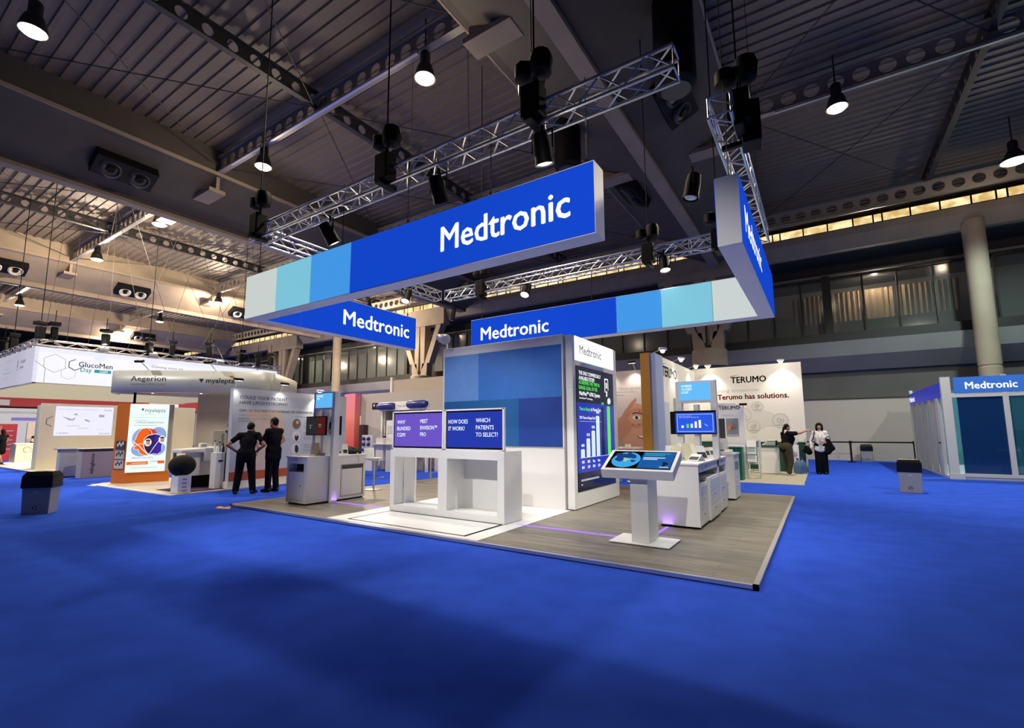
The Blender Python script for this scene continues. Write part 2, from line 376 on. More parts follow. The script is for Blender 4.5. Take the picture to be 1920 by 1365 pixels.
m = MB(); m.prism([(26.9, 5.62), (27.6, 5.62), (28.2, 4.3), (27.9, 4.3), (27.2, 4.95)], 'x', -75, 24); struct('wall_back_soffit', m, mat('soffit_grey', (.26, .25, .24), .8, noise=.08, scale=.8))
m = MB(); m.box(-75, 24, 28.15, 28.35, 2.9, 4.4); struct('wall_back_dark', m, mat('dark_panelling', (.09, .088, .085), .7, noise=.12, scale=.6))
m = MB(); m.box(-75, 24, 28.0, 28.3, 0, 2.95); struct('wall_back', m, mat('beige_partition', (.47, .43, .38), .8, noise=.04, scale=.5))
m = MB()
for x in (-2,): m.box(x-.008, x+.008, 27.985, 28.0, 0, 2.95)
m.box(-75, 24, 27.95, 28.0, 2.93, 2.97); struct('trim_4', m, mull)
# slim round columns
for x, lab in ((5.75, 'r'), (-35.35, 'l')):
    m = MB(); m.lathe([(.36, 0), (.36, 3.9), (.34, 3.92), (.34, 3.98), (.36, 4.0), (.36, 10)], (x, 26.0, 0), 24); struct('column', m, concrete, smooth=True)
# forked concrete columns under the girders
def fork(x, y=25.9):
    m = MB(); m.lathe([(.85, 4.72), (.85, 5.55), (.8, 5.6)], (x, y, 0), 28); m.lathe([(.82, 4.7), (.85, 4.72)], (x, y, 0), 28)
    for s in (-.42, .42): m.lathe([(.34, 0), (.34, 4.75)], (x+s, y, 0), 18)
    for s in (-1, 1):                                             # each leg of the fork forks again
        a0, a1 = x+s*.12, x+s*.72
        outer = [(a1, 5.58), (x+s*2.25, 9.75), (x+s*1.78, 9.75), (x+s*.62, 6.65), (x+s*.45, 6.65)]
        m.prism([(a0, 5.58), (a1, 5.58), (x+s*.78, 6.5), (x+s*.3, 6.5)] , 'y', y-.3, y+.3)
        m.prism([(x+s*.52, 6.5), (x+s*.98, 6.5), (x+s*2.3, 9.8), (x+s*1.85, 9.8)], 'y', y-.3, y+.3)
        m.prism([(x+s*.12, 5.9), (x+s*.48, 6.4), (x+s*.55, 9.8), (x+s*.02, 9.8)], 'y', y-.3, y+.3)
    m.box(x-2.4, x+2.4, y-.34, y+.34, 9.3, 10.6)
    struct('forked_column', m, concrete)
for x in (-25.0, -4.65, -43.2): fork(x)
# ================================================================== main stand
Hp = .05
wood = mat('grey_oak_laminate', (.30, .27, .235), .42)
nt = wood.node_tree; tc = nt.nodes.new('ShaderNodeTexCoord'); mp = nt.nodes.new('ShaderNodeMapping'); mp.inputs['Scale'].default_value = (.55, 8, 1)
n1 = nt.nodes.new('ShaderNodeTexNoise'); n1.inputs['Scale'].default_value = 2.2; n1.inputs['Detail'].default_value = 8; n1.inputs['Roughness'].default_value = .62
br = nt.nodes.new('ShaderNodeTexBrick'); br.inputs['Scale'].default_value = 1; br.inputs['Brick Width'].default_value = 1.25; br.inputs['Row Height'].default_value = .19
br.inputs['Mortar Size'].default_value = .003; br.inputs['Color1'].default_value = (.9, .9, .9, 1); br.inputs['Color2'].default_value = (1.12, 1.1, 1.06, 1); br.inputs['Mortar'].default_value = (.5, .5, .5, 1)
cr = nt.nodes.new('ShaderNodeValToRGB'); cr.color_ramp.elements[0].position = .32; cr.color_ramp.elements[0].color = (.085, .076, .064, 1)
cr.color_ramp.elements[1].position = .66; cr.color_ramp.elements[1].color = (.27, .245, .205, 1)
mx = nt.nodes.new('ShaderNodeMix'); mx.data_type = 'RGBA'; mx.blend_type = 'MULTIPLY'; mx.inputs[0].default_value = 1
link(wood, tc.outputs['Object'], mp.inputs['Vector']); link(wood, mp.outputs[0], n1.inputs['Vector']); link(wood, n1.outputs[0], cr.inputs[0])
link(wood, tc.outputs['Object'], br.inputs['Vector']); link(wood, cr.outputs[0], mx.inputs[6]); link(wood, br.outputs[0], mx.inputs[7])
link(wood, mx.outputs[2], nt.nodes['Principled BSDF'].inputs['Base Color'])
PX0, PX1, PY0, PY1 = -10.17, -.6, 5.1, 12.2
t = thing('stand_platform', 'low raised stand floor of grey wood planks with aluminium edge', 'platform', (-5.4, 8.6, 0))
m = MB(); m.box(PX0+.03, PX1-.03, PY0+.03, PY1-.03, 0, Hp-.003); m.build('plank_deck', wood, t)
m = MB()
for a in ((PX0, PX1, PY0, PY0+.05), (PX0, PX1, PY1-.05, PY1), (PX0, PX0+.05, PY0, PY1), (PX1-.05, PX1, PY0, PY1)): m.box(a[0], a[1], a[2], a[3], .012, Hp)
m.build('edge_profile', alu, t)
m = MB(); m.box(PX0+.02, PX1-.02, PY0+.02, PY1-.02, 0, .012); m.build('shadow_gap', black, t)
m = MB(); m.prism([(-7.12, 5.16), (-3.93, 5.16), (-3.93, 7.97), (-7.12, 7.97)], 'z', Hp-.002, Hp+.004); wf = m.build('white_floor_area', white, t)
m = MB(); m.box(-6.73, -4.22, 5.27, 6.2, Hp+.004, Hp+.006); m.build('dark_inlay_line', black, wf)
m = MB(); m.box(-6.68, -4.27, 5.30, 6.17, Hp+.004, Hp+.008); m.build('white_inlay', white, wf)
led = mat('violet_led', (.30, .12, 1.0), emit=1.6)
for q in ((-8.48, -7.12, 6.36, 6.40), (-4.1, -2.05, 6.36, 6.40), (-2.07, -2.03, 6.40, 7.40)):
    m = MB(); m.box(*q, Hp-.002, Hp+.004); m.build('light_strip', led, t)
lamp('AREA', 'strip_glow', (-2.05, 7.36, .12), .25, (.35, .15, 1), (-2.05, 7.5, .5), .15, parent=t)
lamp('AREA', 'strip_glow', (-8.46, 6.3, .12), .25, (.35, .15, 1), (-8.62, 6.35, .5), .15, parent=t)

# ---- hanging light signs: two L shaped boxes
ROYAL, SKY, AQUA, ICE = (mat('royal_fabric', (.007, .062, .60), .9, emit=.95, spec=0), mat('sky_fabric', (.065, .36, .90), .9, emit=.85, spec=0),
                         mat('aqua_fabric', (.24, .64, .80), .9, emit=.85, spec=0), mat('ice_fabric', (.70, .77, .74), .9, emit=.82, spec=0))
letter = mat('white_letter', (.93, .95, .95), .5, emit=.95)
case = mat('sign_case', (.84, .84, .85), .5)
HX0, HX1, HY0, HY1, ZB, ZT, TH = -9.08, -.62, 4.6, 10.15, 3.62, 4.46, .26
AB, AD, CDx, CB = -1.91, 8.88, -7.76, 5.77
def panel(root, name, axis, c, a, b, n, m_):
    """one lit cloth panel on a sign face: face at `c` on the given axis, from a to b, facing n"""
    m = MB(); e = .006*n; lo, hi = ZB+.012, ZT-.012; a, b = min(a, b)+.006, max(a, b)-.006
    if axis == 'y': m.box(a, b, c, c+e, lo, hi)
    else: m.box(c, c+e, a, b, lo, hi)
    m.build('fabric_panel', m_, root)
    m = MB(); z0, z1 = lo-.004, hi+.004; w = .012
    for q in ((a, b, z0, z0+w), (a, b, z1-w, z1), (a, a+w, z0, z1), (b-w, b, z0, z1)):
        if axis == 'y': m.box(q[0], q[1], c, c+e*1.3, q[2], q[3])
        else: m.box(c, c+e*1.3, q[0], q[1], q[2], q[3])
    return m
sA = thing('hanging_sign', 'long blue lit sign hanging at front left, with white, aqua and sky end panels', 'hanging sign', (HX0, HY0, ZB), group='lit blue hanging signs')
m = MB(); m.prism([(HX0, HY0), (AB, HY0), (AB, HY0+TH), (HX0+TH, HY0+TH), (HX0+TH, AD), (HX0, AD)], 'z', ZB, ZT); m.build('sign_case', case, sA)
for a, b, q in ((HX0, -8.05, ICE), (-8.05, -7.03, AQUA), (-7.03, -6.0, SKY), (-6.0, AB, ROYAL)): panel(sA, '', 'y', HY0, a, b, -1, q)
for a, b in ((HY0+TH, 5.59), (5.59, AD)): panel(sA, '', 'x', HX0+TH, a, b, 1, ROYAL)
panel(sA, '', 'x', HX0, HY0, AD, -1, ROYAL); panel(sA, '', 'y', HY0+TH, HX0+TH, AB, 1, ROYAL)
text('lettering', 'Medtronic', (-4.13, HY0-.008, 3.885), (1, 0, 0), (0, 0, 1), 1.93, letter, sA, cap=.335, bold=.02)
text('lettering', 'Medtronic', (HX0+TH+.008, 6.61, 3.885), (0, 1, 0), (0, 0, 1), 2.02, letter, sA, cap=.33, bold=.02)
sC = thing('hanging_sign', 'long blue lit sign hanging at back right, seen partly edge on with a grey end', 'hanging sign', (HX1, HY1, ZB), group='lit blue hanging signs')
m = MB(); m.prism([(CDx, HY1-TH), (HX1-TH, HY1-TH), (HX1-TH, CB), (HX1, CB), (HX1, HY1), (CDx, HY1)], 'z', ZB, ZT); m.build('sign_case', case, sC)
for a, b, q in ((CDx, -3.67, ROYAL), (-3.67, -2.68, SKY), (-2.68, -1.67, AQUA), (-1.67, HX1-TH, ICE)): panel(sC, '', 'y', HY1-TH, a, b, -1, q)
panel(sC, '', 'x', HX1, CB, 9.1, 1, ROYAL); panel(sC, '', 'x', HX1, 9.1, HY1, 1, ROYAL); panel(sC, '', 'y', HY1, CDx, HX1, 1, ROYAL)
panel(sC, '', 'x', HX1-TH, CB, HY1-TH, -1, ROYAL)
text('lettering', 'Medtronic', (-7.43, HY1-TH-.008, 3.875), (1, 0, 0), (0, 0, 1), 2.05, letter, sC, cap=.33, bold=.02)
text('lettering', 'Medtronic', (HX1+.008, 6.09, 3.87), (0, 1, 0), (0, 0, 1), 1.84, letter, sC, cap=.33, bold=.02)
for s, pts in ((sA, ((-8.9, 4.73), (-6.4, 4.73), (-4.9, 4.73), (-3.4, 4.73), (-2.05, 4.73), (-8.95, 8.7))), (sC, ((-7.5, 10.02), (-4.3, 10.02), (-.75, 10.0), (-.75, 6.0)))):
    for x, y in pts:
        m = MB(); m.tube((x, y, ZT), (x, y, 5.6 if s is sA and y < 5 else 11.9), .006, 5); m.tube((x, y, ZT), (x, y, ZT+.12), .015, 6); m.build('suspension_cable', black, s)

# ---- truss frame
def truss(axis, c, z, a, b, label, s=.25, step=.27, group='stand lighting trusses'):
    cx = (a+b)/2; t = thing('lighting_truss', label, 'truss', (cx, c, z) if axis == 'x' else (c, cx, z), group=group)
    def P(u, i, j): return (u, c+(i-.5)*s, z+j*s) if axis == 'x' else (c+(i-.5)*s, u, z+j*s)
    for i in (0, 1):
        for j in (0, 1):
            m = MB(); m.tube(P(a, i, j), P(b, i, j), .024, 8); m.build('chord', alu, t, smooth=True)
    m = MB(); n = int((b-a)/step); st = (b-a)/n
    for k in range(n):
        u0, u1 = a+k*st, a+(k+1)*st; o = k % 2
        for f0, f1 in (((0, o), (0, 1-o)), ((1, o), (1, 1-o)), ((o, 0), (1-o, 0)), ((o, 1), (1-o, 1))): m.tube(P(u0, *f0), P(u1, *f1), .011, 5, cap=False)
        if k % 6 == 0:
            for f0, f1 in (((0, 0), (0, 1)), ((1, 0), (1, 1)), ((0, 0), (1, 0)), ((0, 1), (1, 1))): m.tube(P(u0, *f0), P(u0, *f1), .011, 5, cap=False)
    for f0, f1 in (((0, 0), (0, 1)), ((1, 0), (1, 1)), ((0, 0), (1, 0)), ((0, 1), (1, 1))): m.tube(P(b, *f0), P(b, *f1), .011, 5, cap=False)
    m.build('bracing', alu, t); return t
truss('x', 4.78, 5.22, -9.2, -1.03, 'aluminium truss running above the long front sign, one end hanging free')
truss('y', -9.02, 5.22, 4.95, 9.95, 'aluminium truss above the left sign arm, mostly hidden behind the front sign')
truss('y', -.77, 5.22, 5.72, 10.4, 'steep looking aluminium truss above the right sign arm')
truss('x', 10.05, 5.2, -8.75, -.95, 'aluminium truss above the rear sign in front of the wall')

# ---- chain hoists and spotlights on the trusses
def hoist(x, y, z, label, rz=0):
    t = thing('chain_hoist', label, 'hoist', (x, y, z), group='black chain hoists on the trusses')
    m = MB(); m.rbox(x, y-.02, rz, .26, .22, z-.12, z+.3); m.build('motor', black, t, bevel=.02)
    m = MB(); m.lathe([(.05, .42), (.13, .46), (.15, .62), (.12, .72), (.05, .74)], (x+.1, y, z), 12); m.lathe([(.04, .44), (.12, .48), (.12, .64), (.04, .7)], (x-.14, y, z), 12); m.build('chain_bag', black, t, smooth=True)
    m = MB(); m.tube((x, y, z+.3), (x, y, 11.9), .012, 6); m.tube((x+.03, y, z+.3), (x+.03, y, z+.5), .01, 6); m.build('chain', black, t)
    m = MB(); m.rbox(x, y, rz, .1, .34, z-.2, z-.12); m.build('clamp', black, t)
    return t
hoist(-5.27, 4.62, 5.35, 'black chain hoist with cable bags at the middle of the front truss')
hoist(-8.8, 4.62, 5.35, 'black chain hoist at the left corner of the front truss')
hoist(-2.67, 4.62, 5.35, 'black chain hoist beside the free right end of the front truss')
hoist(-7.46, 9.95, 5.22, 'black chain hoist on the left part of the rear truss')
hoist(-2.92, 9.95, 5.22, 'black chain hoist on the right part of the rear truss')
hoist(-1.5, 9.95, 5.22, 'black chain hoist on the rear truss beside the grey sign end')
hoist(-.6, 6.1, 5.35, 'black chain hoist at the near end of the right truss')
def spot(x, y, z, target, label, power=0, r=.11, on=True, col=(1, .95, .88), hang=.32, angle=75, rod=None):
    t = thing('stage_spotlight', label, 'spotlight', (x, y, z+hang), group='spotlights on the trusses')
    p = Vector((x, y, z)); d = (Vector(target)-p).normalized(); a = d.cross(Vector((0, 0, 1))); a = a.normalized() if a.length > .01 else Vector((1, 0, 0))
    m = MB(); m.lathe([(r*.75, -.2), (r*.85, -.19), (r, -.05), (r, .12), (r*1.08, .14), (r*1.08, .17), (r*.95, .17), (r*.95, .14)], p, 16, d); m.build('lamp_can', black, t, smooth=True)
    m = MB(); q = [p+a*(r+.03), p+a*(r+.03)+Vector((0, 0, hang-.08)), p-a*(r+.03)+Vector((0, 0, hang-.08)), p-a*(r+.03)]; m.path(q, .012, 6); m.tube(p+Vector((0, 0, hang-.08)), Vector((x, y, rod)) if rod else p+Vector((0, 0, hang)), .02); m.build('yoke', black, t)
    m = MB(); m.lathe([(r*.94, .145), (r*.7, .16), (.01, .165)], p, 16, d)
    m.build('lens', mat('spot_glow', (1, .94, .82), emit=9) if on else alu, t)
    if power: lamp('SPOT', 'bulb', p+d*.22, power, col, target, .1, angle, .7, t)
    return t
spot(-2.62, 4.72, 4.88, (-2.6, 6.3, 0), 'lit spotlight below the front truss, above the last letters of the front sign', 240)
spot(-6.78, 4.75, 4.82, (-6, 7.5, .5), 'lit spotlight above the sky blue panel of the front sign', 400)
spot(-6.06, 9.95, 5.02, (-5.6, 7.0, .3), 'lit spotlight hanging from the left part of the rear truss', 360)
spot(-2.59, 9.95, 5.02, (-1.9, 9, .3), 'lit spotlight hanging from the right part of the rear truss', 360)
spot(-8.9, 8.6, 5.0, (-8.3, 6.6, .8), 'lit spotlight under the left truss seen below the front sign', 400)
spot(-4.3, 4.72, 4.86, (-4.5, 7.0, .8), 'dark spotlight hidden behind the front sign below the truss', 340, on=False)
spot(-1.35, 6.9, 5.0, (-2.2, 6.6, .4), 'black spotlight beside the free end of the right truss with a thin white rim', 110, on=False)
spot(-1.0, 8.3, 5.0, (-1.6, 8.4, .6), 'black spotlight on the right truss behind the grey sign end', 140, on=False)
spot(-8.55, 10.05, 4.75, (-9, 9.2, .5), 'small white twin spotlight hanging at the left end of the rear truss', 380, r=.07, on=False, hang=.47)
# unseen spotlights added to brighten the stand fronts, hung from the roof out of view
for a in ((-9.5, -4.5, 9.3, (-6.4, 5.1, .3), 'added unseen fill spotlight in front of the left half of the stand', 3000, 25), (.5, -4.5, 9.3, (-2.3, 6.6, .5), 'added unseen fill spotlight in front of the right half of the stand', 3000, 30),
          (-16.5, -3.5, 9.4, (-15.2, 7.5, 1.4), 'added unseen fill spotlight in front of the booths on the left', 3400, 48), (7.5, 3.5, 9.4, (3.2, 17.5, 1.0), 'added unseen fill spotlight in front of the glass meeting room', 3600, 54), (-24.5, -3, 9.4, (-23.5, 7, 1.2), 'added unseen fill spotlight in front of the far left booth', 3600, 50)):
    spot(a[0], a[1], a[2], a[3], a[4], a[5], r=.16, angle=a[6], rod=11.98)
t = thing('loudspeaker', 'black loudspeaker box hanging left of the free end of the front truss', 'loudspeaker', (-2.9, 4.95, 6.1))
m = MB(); m.rbox(-2.9, 4.95, .6, .34, .3, 5.95, 6.25); m.build('cabinet', black, t, bevel=.02)
m = MB(); m.tube((-2.9, 4.95, 6.25), (-2.9, 4.95, 11.9), .008, 5); m.build('hanging_cable', black, t)
m = MB(); m.rbox(-3.04, 4.86, .6, .01, .26, 5.97, 6.23); m.build('grille', alu, t)
t = thing('loudspeaker', 'tall black loudspeaker on the outer side of the right truss', 'loudspeaker', (-.52, 6.35, 5.3))
m = MB(); m.rbox(-.5, 6.35, .1, .22, .3, 5.05, 5.6); m.build('cabinet', black, t, bevel=.02)
m = MB(); m.rbox(-.7, 6.35, 0, .3, .06, 5.1, 5.16); m.build('bracket', black, t)

# ---- display wall with the blue graphic
WY, WX0, WX1, WZ = 7.94, -7.02, -4.03, 3.32
t = thing('display_wall', 'white display wall with a large blue patchwork graphic', 'display wall', (-5.5, 8.9, 0))
m = MB(); m.box(WX0, WX1, WY, WY+2.25, Hp, WZ); m.build('wall_body', offwhite, t, bevel=.008)
gt = thing  # (short name kept for the loops below)
b1, b2, b3, b4 = mat('graphic_pale_blue', '#5f8fd4', .5, noise=.05, scale=14), mat('graphic_mid_blue', '#2e6cc0', .5, noise=.07, scale=5), mat('graphic_teal_blue', '#175d9e', .5, noise=.06, scale=6), mat('graphic_deep_blue', '#153d94', .5, noise=.1, scale=5)
m = MB(); x0, x1, z0, z1 = WX0+.06, WX1-.03, 1.19, 3.13; y0, y1 = WY-.012, WY
m.k = 0; m.box(x0, -6.02, y0, y1, 2.13, z1); m.k = 1; m.box(-6.02, x1, y0, y1, 2.13, z1); m.k = 2; m.box(x0, -5.02, y0, y1, z0, 2.13); m.k = 3; m.box(-5.02, x1, y0, y1, z0, 2.13)
m.build('wall_graphic', [b1, b2, b3, b4], t)
m = MB(); m.box(WX0-.001, WX1+.001, WY-.004, WY, 1.16, 1.18); m.build('panel_joint', grey_wall, t)
t = thing('arm_spotlight', 'silver arm spotlight clamped on the top left of the display wall', 'spotlight', (-6.95, 7.98, WZ))
m = MB(); m.tube((-6.95, 7.98, 3.32), (-6.95, 7.98, 3.5), .022); m.tube((-6.95, 7.98, 3.5), (-6.9, 7.75, 3.58), .02); m.build('arm', white, t)
m = MB(); m.lathe([(.06, -.12), (.1, -.1), (.115, .1), (.1, .13), (.02, .13)], (-6.82, 7.72, 3.5), 16, (.8, -.3, -.25)); m.build('lamp_head', mat('lamp_silver', (.55, .55, .55), .35, .2), t, smooth=True)
m = MB(); m.ball((-6.98, 7.75, 3.56), .07); m.build('joint', alu, t, smooth=True)

# ---- screen tower at the right end of the display wall
t = thing('screen_tower', 'white tower with lit name box above a tall bar chart screen', 'display tower', (-3.95, 9.1, 0))
m = MB(); m.box(-4.005, -3.86, 8.0, 10.26, Hp+.01, 3.3); m.box(-3.99, -3.87, 7.985, 8.0, 2.3, 2.31); m.build('tower_body', white, t, bevel=.01)
lit = mat('lit_white', (.98, .98, 1), .5, emit=1.15)
m = MB(); m.box(-3.86, -3.85, 8.1, 10.08, 2.83, 3.3); lb = m.build('name_lightbox', lit, t)
navy = mat('navy_letter', (.03, .035, .10), .6)
text('lettering', 'Medtronic', (-3.85, 8.30, 2.98), (0, 1, 0), (0, 0, 1), 1.07, navy, lb, cap=.17)
SX = -3.852
scr = mat('screen_blue', (.022, .04, .42), .12, emit=.95); scd = mat('screen_dark', (.022, .022, .045), .12, emit=.9); scn = mat('screen_navy', (.008, .01, .035), .12, emit=.9)
swh = mat('screen_white', (.9, .95, .98), .3, emit=.95); sgr = mat('screen_green', (.11, .80, .09), .3, emit=.95); spale = mat('screen_pale', (.72, .86, .95), .3, emit=.9)
m = MB(); m.box(-3.86, SX, 8.13, 10.03, .36, 2.73); m.build('screen_bezel', black, t)
m = MB(); m.k = 1; m.box(SX, SX+.003, 8.14, 10.02, 2.03, 2.72); m.k = 0; m.box(SX, SX+.003, 8.14, 10.02, .70, 2.03); m.k = 2; m.box(SX, SX+.003, 8.14, 10.02, .37, .70)
sc = m.build('screen', [scr, scd, scn], t)
SX += .004; A = dict(R=(0, 1, 0), U=(0, 0, 1))
def stx(s, y, z, w, cap, m_, b=.012, align='l'): text('lettering', s, (SX, y, z), (0, 1, 0), (0, 0, 1), w, m_, sc, cap=cap, bold=b, gap=.95, depth=.001, align=align)
stx('THE ONLY COMMERCIALLY\nAVAILABLE SYSTEM', 8.24, 2.57, 1.08, .072, swh, .02); stx('ACHIEVING THE TIME IN\nRANGE GOAL OF 70%', 8.24, 2.385, 1.0, .072, sgr, .02)
stx('MiniMed\u2122 670G System', 8.25, 2.17, 1.0, .075, swh, .025); stx('SmartGuard\u2122 technology', 8.25, 2.10, .62, .035, swh)
stx('Time in Range', 8.24, 1.88, .5, .06, sgr, .02); stx('by Therapy Type', 8.78, 1.88, .5, .06, swh, .02); stx('70% Time in Range Goal\u00b9', 8.24, 1.715, .75, .05, swh, .015)
m = MB(); bars_ = [(8.27, .16, swh), (8.53, .36, swh), (8.78, .51, swh), (9.02, .81, swh), (9.30, 1.0, scn), (9.62, 1.03, sgr)]
for y, h, q in bars_:
    m = MB(); w = .17 if q is not scn else .15; m.prism([(y, .98), (y+w, .98), (y+w, .98+h-.02), (y+w*.8, .98+h), (y+w*.2, .98+h), (y, .98+h-.02)], 'x', SX, SX+.001); m.build('chart_bar', spale if q is swh else q, sc)
for (y, h, q), s in zip(bars_, ('46%', '51%', '55%', '67%', '70%\u00b9', '72%')): stx(s, y+.09, .98+h+.045, .15, .05, sgr if h > .9 else swh, .03, 'c')
m = MB(); m.box(SX, SX+.001, 8.24, 9.95, .972, .98); m.box(SX, SX+.001, 8.24, 9.3, 1.665, 1.67); m.build('chart_axis', spale, sc)
for y, s, s2 in ((8.36, 'MDI', 'BGM'), (8.62, 'MDI', 'CGM'), (8.87, 'Pump', 'BGM'), (9.12, 'Pump', 'CGM')):
    stx(s, y, .87, .11, .05, swh, .03, 'c'); stx(s2, y, .77, .11, .05, swh, .03, 'c')
m = MB()
for z in (.565, .545): m.box(SX, SX+.001, 8.26, 9.1, z, z+.008)
m.box(SX, SX+.001, 8.26, 8.32, .47, .485); m.build('small_print', swh, sc)
m = MB(); m.box(SX, SX+.001, 9.52, 9.56, 2.3, 2.58); m.box(SX, SX+.001, 9.52, 9.72, 2.57, 2.6); m.box(SX, SX+.001, 9.7, 9.73, 2.35, 2.58)
for z in (2.48, 2.42, 2.3, 2.24): m.prism([(9.63+.04*math.cos(k), z+.035*math.sin(k)) for k in [i*PI/4 for i in range(8)]], 'x', SX, SX+.001)
m.prism([(9.75+.09*math.cos(k), 2.12+.07*math.sin(k)) for k in [i*PI/6 for i in range(12)]], 'x', SX, SX+.001); m.build('device_drawing', swh, sc)

# ---- front demo counter with its two screens
t = thing('demo_counter', 'white counter with two big square openings under the twin screens', 'counter', (-5.47, 6.42, Hp))
X0, X1, Y0, Y1, Z1 = -6.74, -4.2, 6.2, 6.72, 1.17
m = MB()
m.box(X0, X1, Y0, Y1, Hp+.01, .17); m.box(X0, X1, Y0, Y1, 1.035, Z1); m.box(X0, -6.63, Y0, Y1, .17, 1.035); m.box(-5.57, -5.37, Y0, Y1, .17, 1.035); m.box(-4.33, X1, Y0, Y1, .17, 1.035)
m.build('counter_body', white, t, bevel=.004)
m = MB(); m.box(-5.37, -4.33, Y1-.04, Y1-.001, .17, 1.035); m.build('back_panel', white, t)
m = MB(); m.box(X0+.02, X1-.02, Y0+.02, Y1-.02, Hp, Hp+.012); m.build('plinth', black, t)
m = MB(); m.tube((X1, 6.55, 1.11), (X1+.006, 6.55, 1.11), .012, 10); m.build('cable_grommet', alu, t)
m = MB()
for x in (-6.63, -5.37): MB().prism([(x, .17), (x, 1.035), (x+.05, .17)], 'y', Y1-.3, Y1-.28).build('inner_brace', white, t)
vio = mat('screen_violet', (.17, .10, .62), .06, emit=.8); blu = mat('screen_indigo', (.02, .045, .42), .06, emit=.85)
def screen_panel(x0, x1, label, m_, txts):
    t = thing('display_screen', label, 'screen', ((x0+x1)/2, 6.24, 1.17), group='wide screens on the demo counter')
    m = MB(); y0, y1 = 6.205, 6.245
    for a in ((x0, x1, 1.17, 1.195), (x0, x1, 1.835, 1.86), (x0, x0+.035, 1.17, 1.86), (x1-.035, x1, 1.17, 1.86)): m.box(a[0], a[1], y0, y1, a[2], a[3])
    m.build('frame', white, t, bevel=.003)
    m = MB(); m.box(x0+.035, x1-.035, 6.222, 6.245, 1.195, 1.835); m.build('bezel', black_gloss, t)
    m = MB(); m.box(x0+.055, x1-.04, 6.219, 6.222, 1.225, 1.81); s_ = m.build('screen', m_, t)
    for s, x, z, w, c in txts: text('lettering', s, (x, 6.218, z), (1, 0, 0), (0, 0, 1), w, swh, s_, cap=c, bold=.006, gap=1.2, depth=.001)
    return t
screen_panel(-6.72, -5.46, 'violet screen reading WHY BLINDED CGM on the left half of the counter', vio, (('WHY\nBLINDED\nCGM?', -6.6, 1.63, .34, .066), ('MEET\nENVISION\u2122\nPRO', -6.02, 1.64, .40, .066)))
screen_panel(-5.445, -4.2, 'blue screen reading HOW DOES IT WORK on the right half of the counter', blu, (('HOW DOES\nIT WORK?', -5.36, 1.62, .42, .066), ('WHICH\nPATIENTS\nTO SELECT?', -4.77, 1.635, .44, .066)))
t = thing('open_frame', 'thin white open metal frame standing behind the violet screen', 'frame', (-6.98, 6.5, Hp))
m = MB()
for x, y in ((-7.02, 6.66), (-6.78, 6.66), (-7.02, 6.9), (-6.78, 6.9)): m.box(x-.012, x+.012, y-.012, y+.012, Hp, 1.86)
for z in (1.84, 1.16):
    m.box(-7.02, -6.78, 6.65, 6.67, z, z+.02); m.box(-7.02, -6.78, 6.89, 6.91, z, z+.02); m.box(-7.03, -7.01, 6.66, 6.9, z, z+.02); m.box(-6.79, -6.77, 6.66, 6.9, z, z+.02)
m.build('posts_and_rails', white, t)
# ================================================================== counters, sign frames and kiosk on the stand
def lockable(mb_root, x, y, z, axis):
    m = MB()
    if axis == 'y': m.tube((x, y, z), (x, y-.012, z), .011, 8)
    else: m.tube((x, y, z), (x+.012, y, z), .011, 8)
    m.build('lock', mat('lock_steel', (.12, .12, .13), .3, .8), mb_root)

t = LC = thing('storage_counter', 'white storage counter on the left corner of the wooden stand floor', 'counter', (-8.95, 6.45, Hp), group='white storage counters')
m = MB(); m.box(-9.3, -8.62, 5.75, 6.5, Hp+.03, .97); m.k = 0
body = MB()
# carcass built as panels so the slots are real recesses
body.box(-9.3, -8.62, 5.95, 7.0, Hp+.03, .97)
for q in ((-9.3, -9.245, 5.75, 5.95, Hp+.03, .97), (-8.72, -8.62, 5.75, 5.95, Hp+.03, .97), (-9.245, -8.72, 5.75, 5.95, .855, .97), (-9.245, -8.72, 5.75, 5.95, Hp+.03, .13),
          (-9.3, -8.62, 7.13, 7.19, Hp+.03, .97), (-9.3, -8.7, 7.0, 7.13, Hp+.03, .97), (-8.7, -8.62, 6.99, 7.13, .8, .97), (-8.7, -8.62, 6.99, 7.13, Hp+.03, .13)): body.box(*q)
body.build('carcass', white, t)
m = MB(); m.box(-9.33, -8.6, 5.73, 7.21, .97, 1.0); m.build('countertop', white, t, bevel=.004)
m = MB(); m.box(-9.27, -8.65, 5.8, 7.16, Hp, Hp+.03); m.build('plinth', black, t)
m = MB(); m.box(-9.235, -8.73, 5.752, 5.775, .135, .69); d = m.build('door', white, t, bevel=.003); lockable(d, -8.81, 5.752, .42, 'y')
m = MB(); m.box(-9.24, -8.725, 5.94, 5.949, .70, .85); m.build('slot', mat('slot_dark', (.05, .05, .055), .6), t)
lockable(t, -8.98, 5.75, .93, 'y')
m = MB(); m.box(-8.625, -8.612, 6.56, 7.13, .13, .145); m.box(-8.625, -8.612, 6.56, 7.13, .79, .80); m.box(-8.625, -8.612, 7.12, 7.135, .13, .8); m.box(-8.625, -8.612, 6.55, 6.565, .13, .8); m.build('panel_frame', grey_wall, t)
m = MB(); m.box(-8.622, -8.615, 6.57, 7.115, .70, .785); m.build('slot', mat('slot_dark', None), t)
m = MB(); m.box(-8.622, -8.612, 6.59, 7.1, .15, .70); m.build('drawer_front', white, t, bevel=.003)

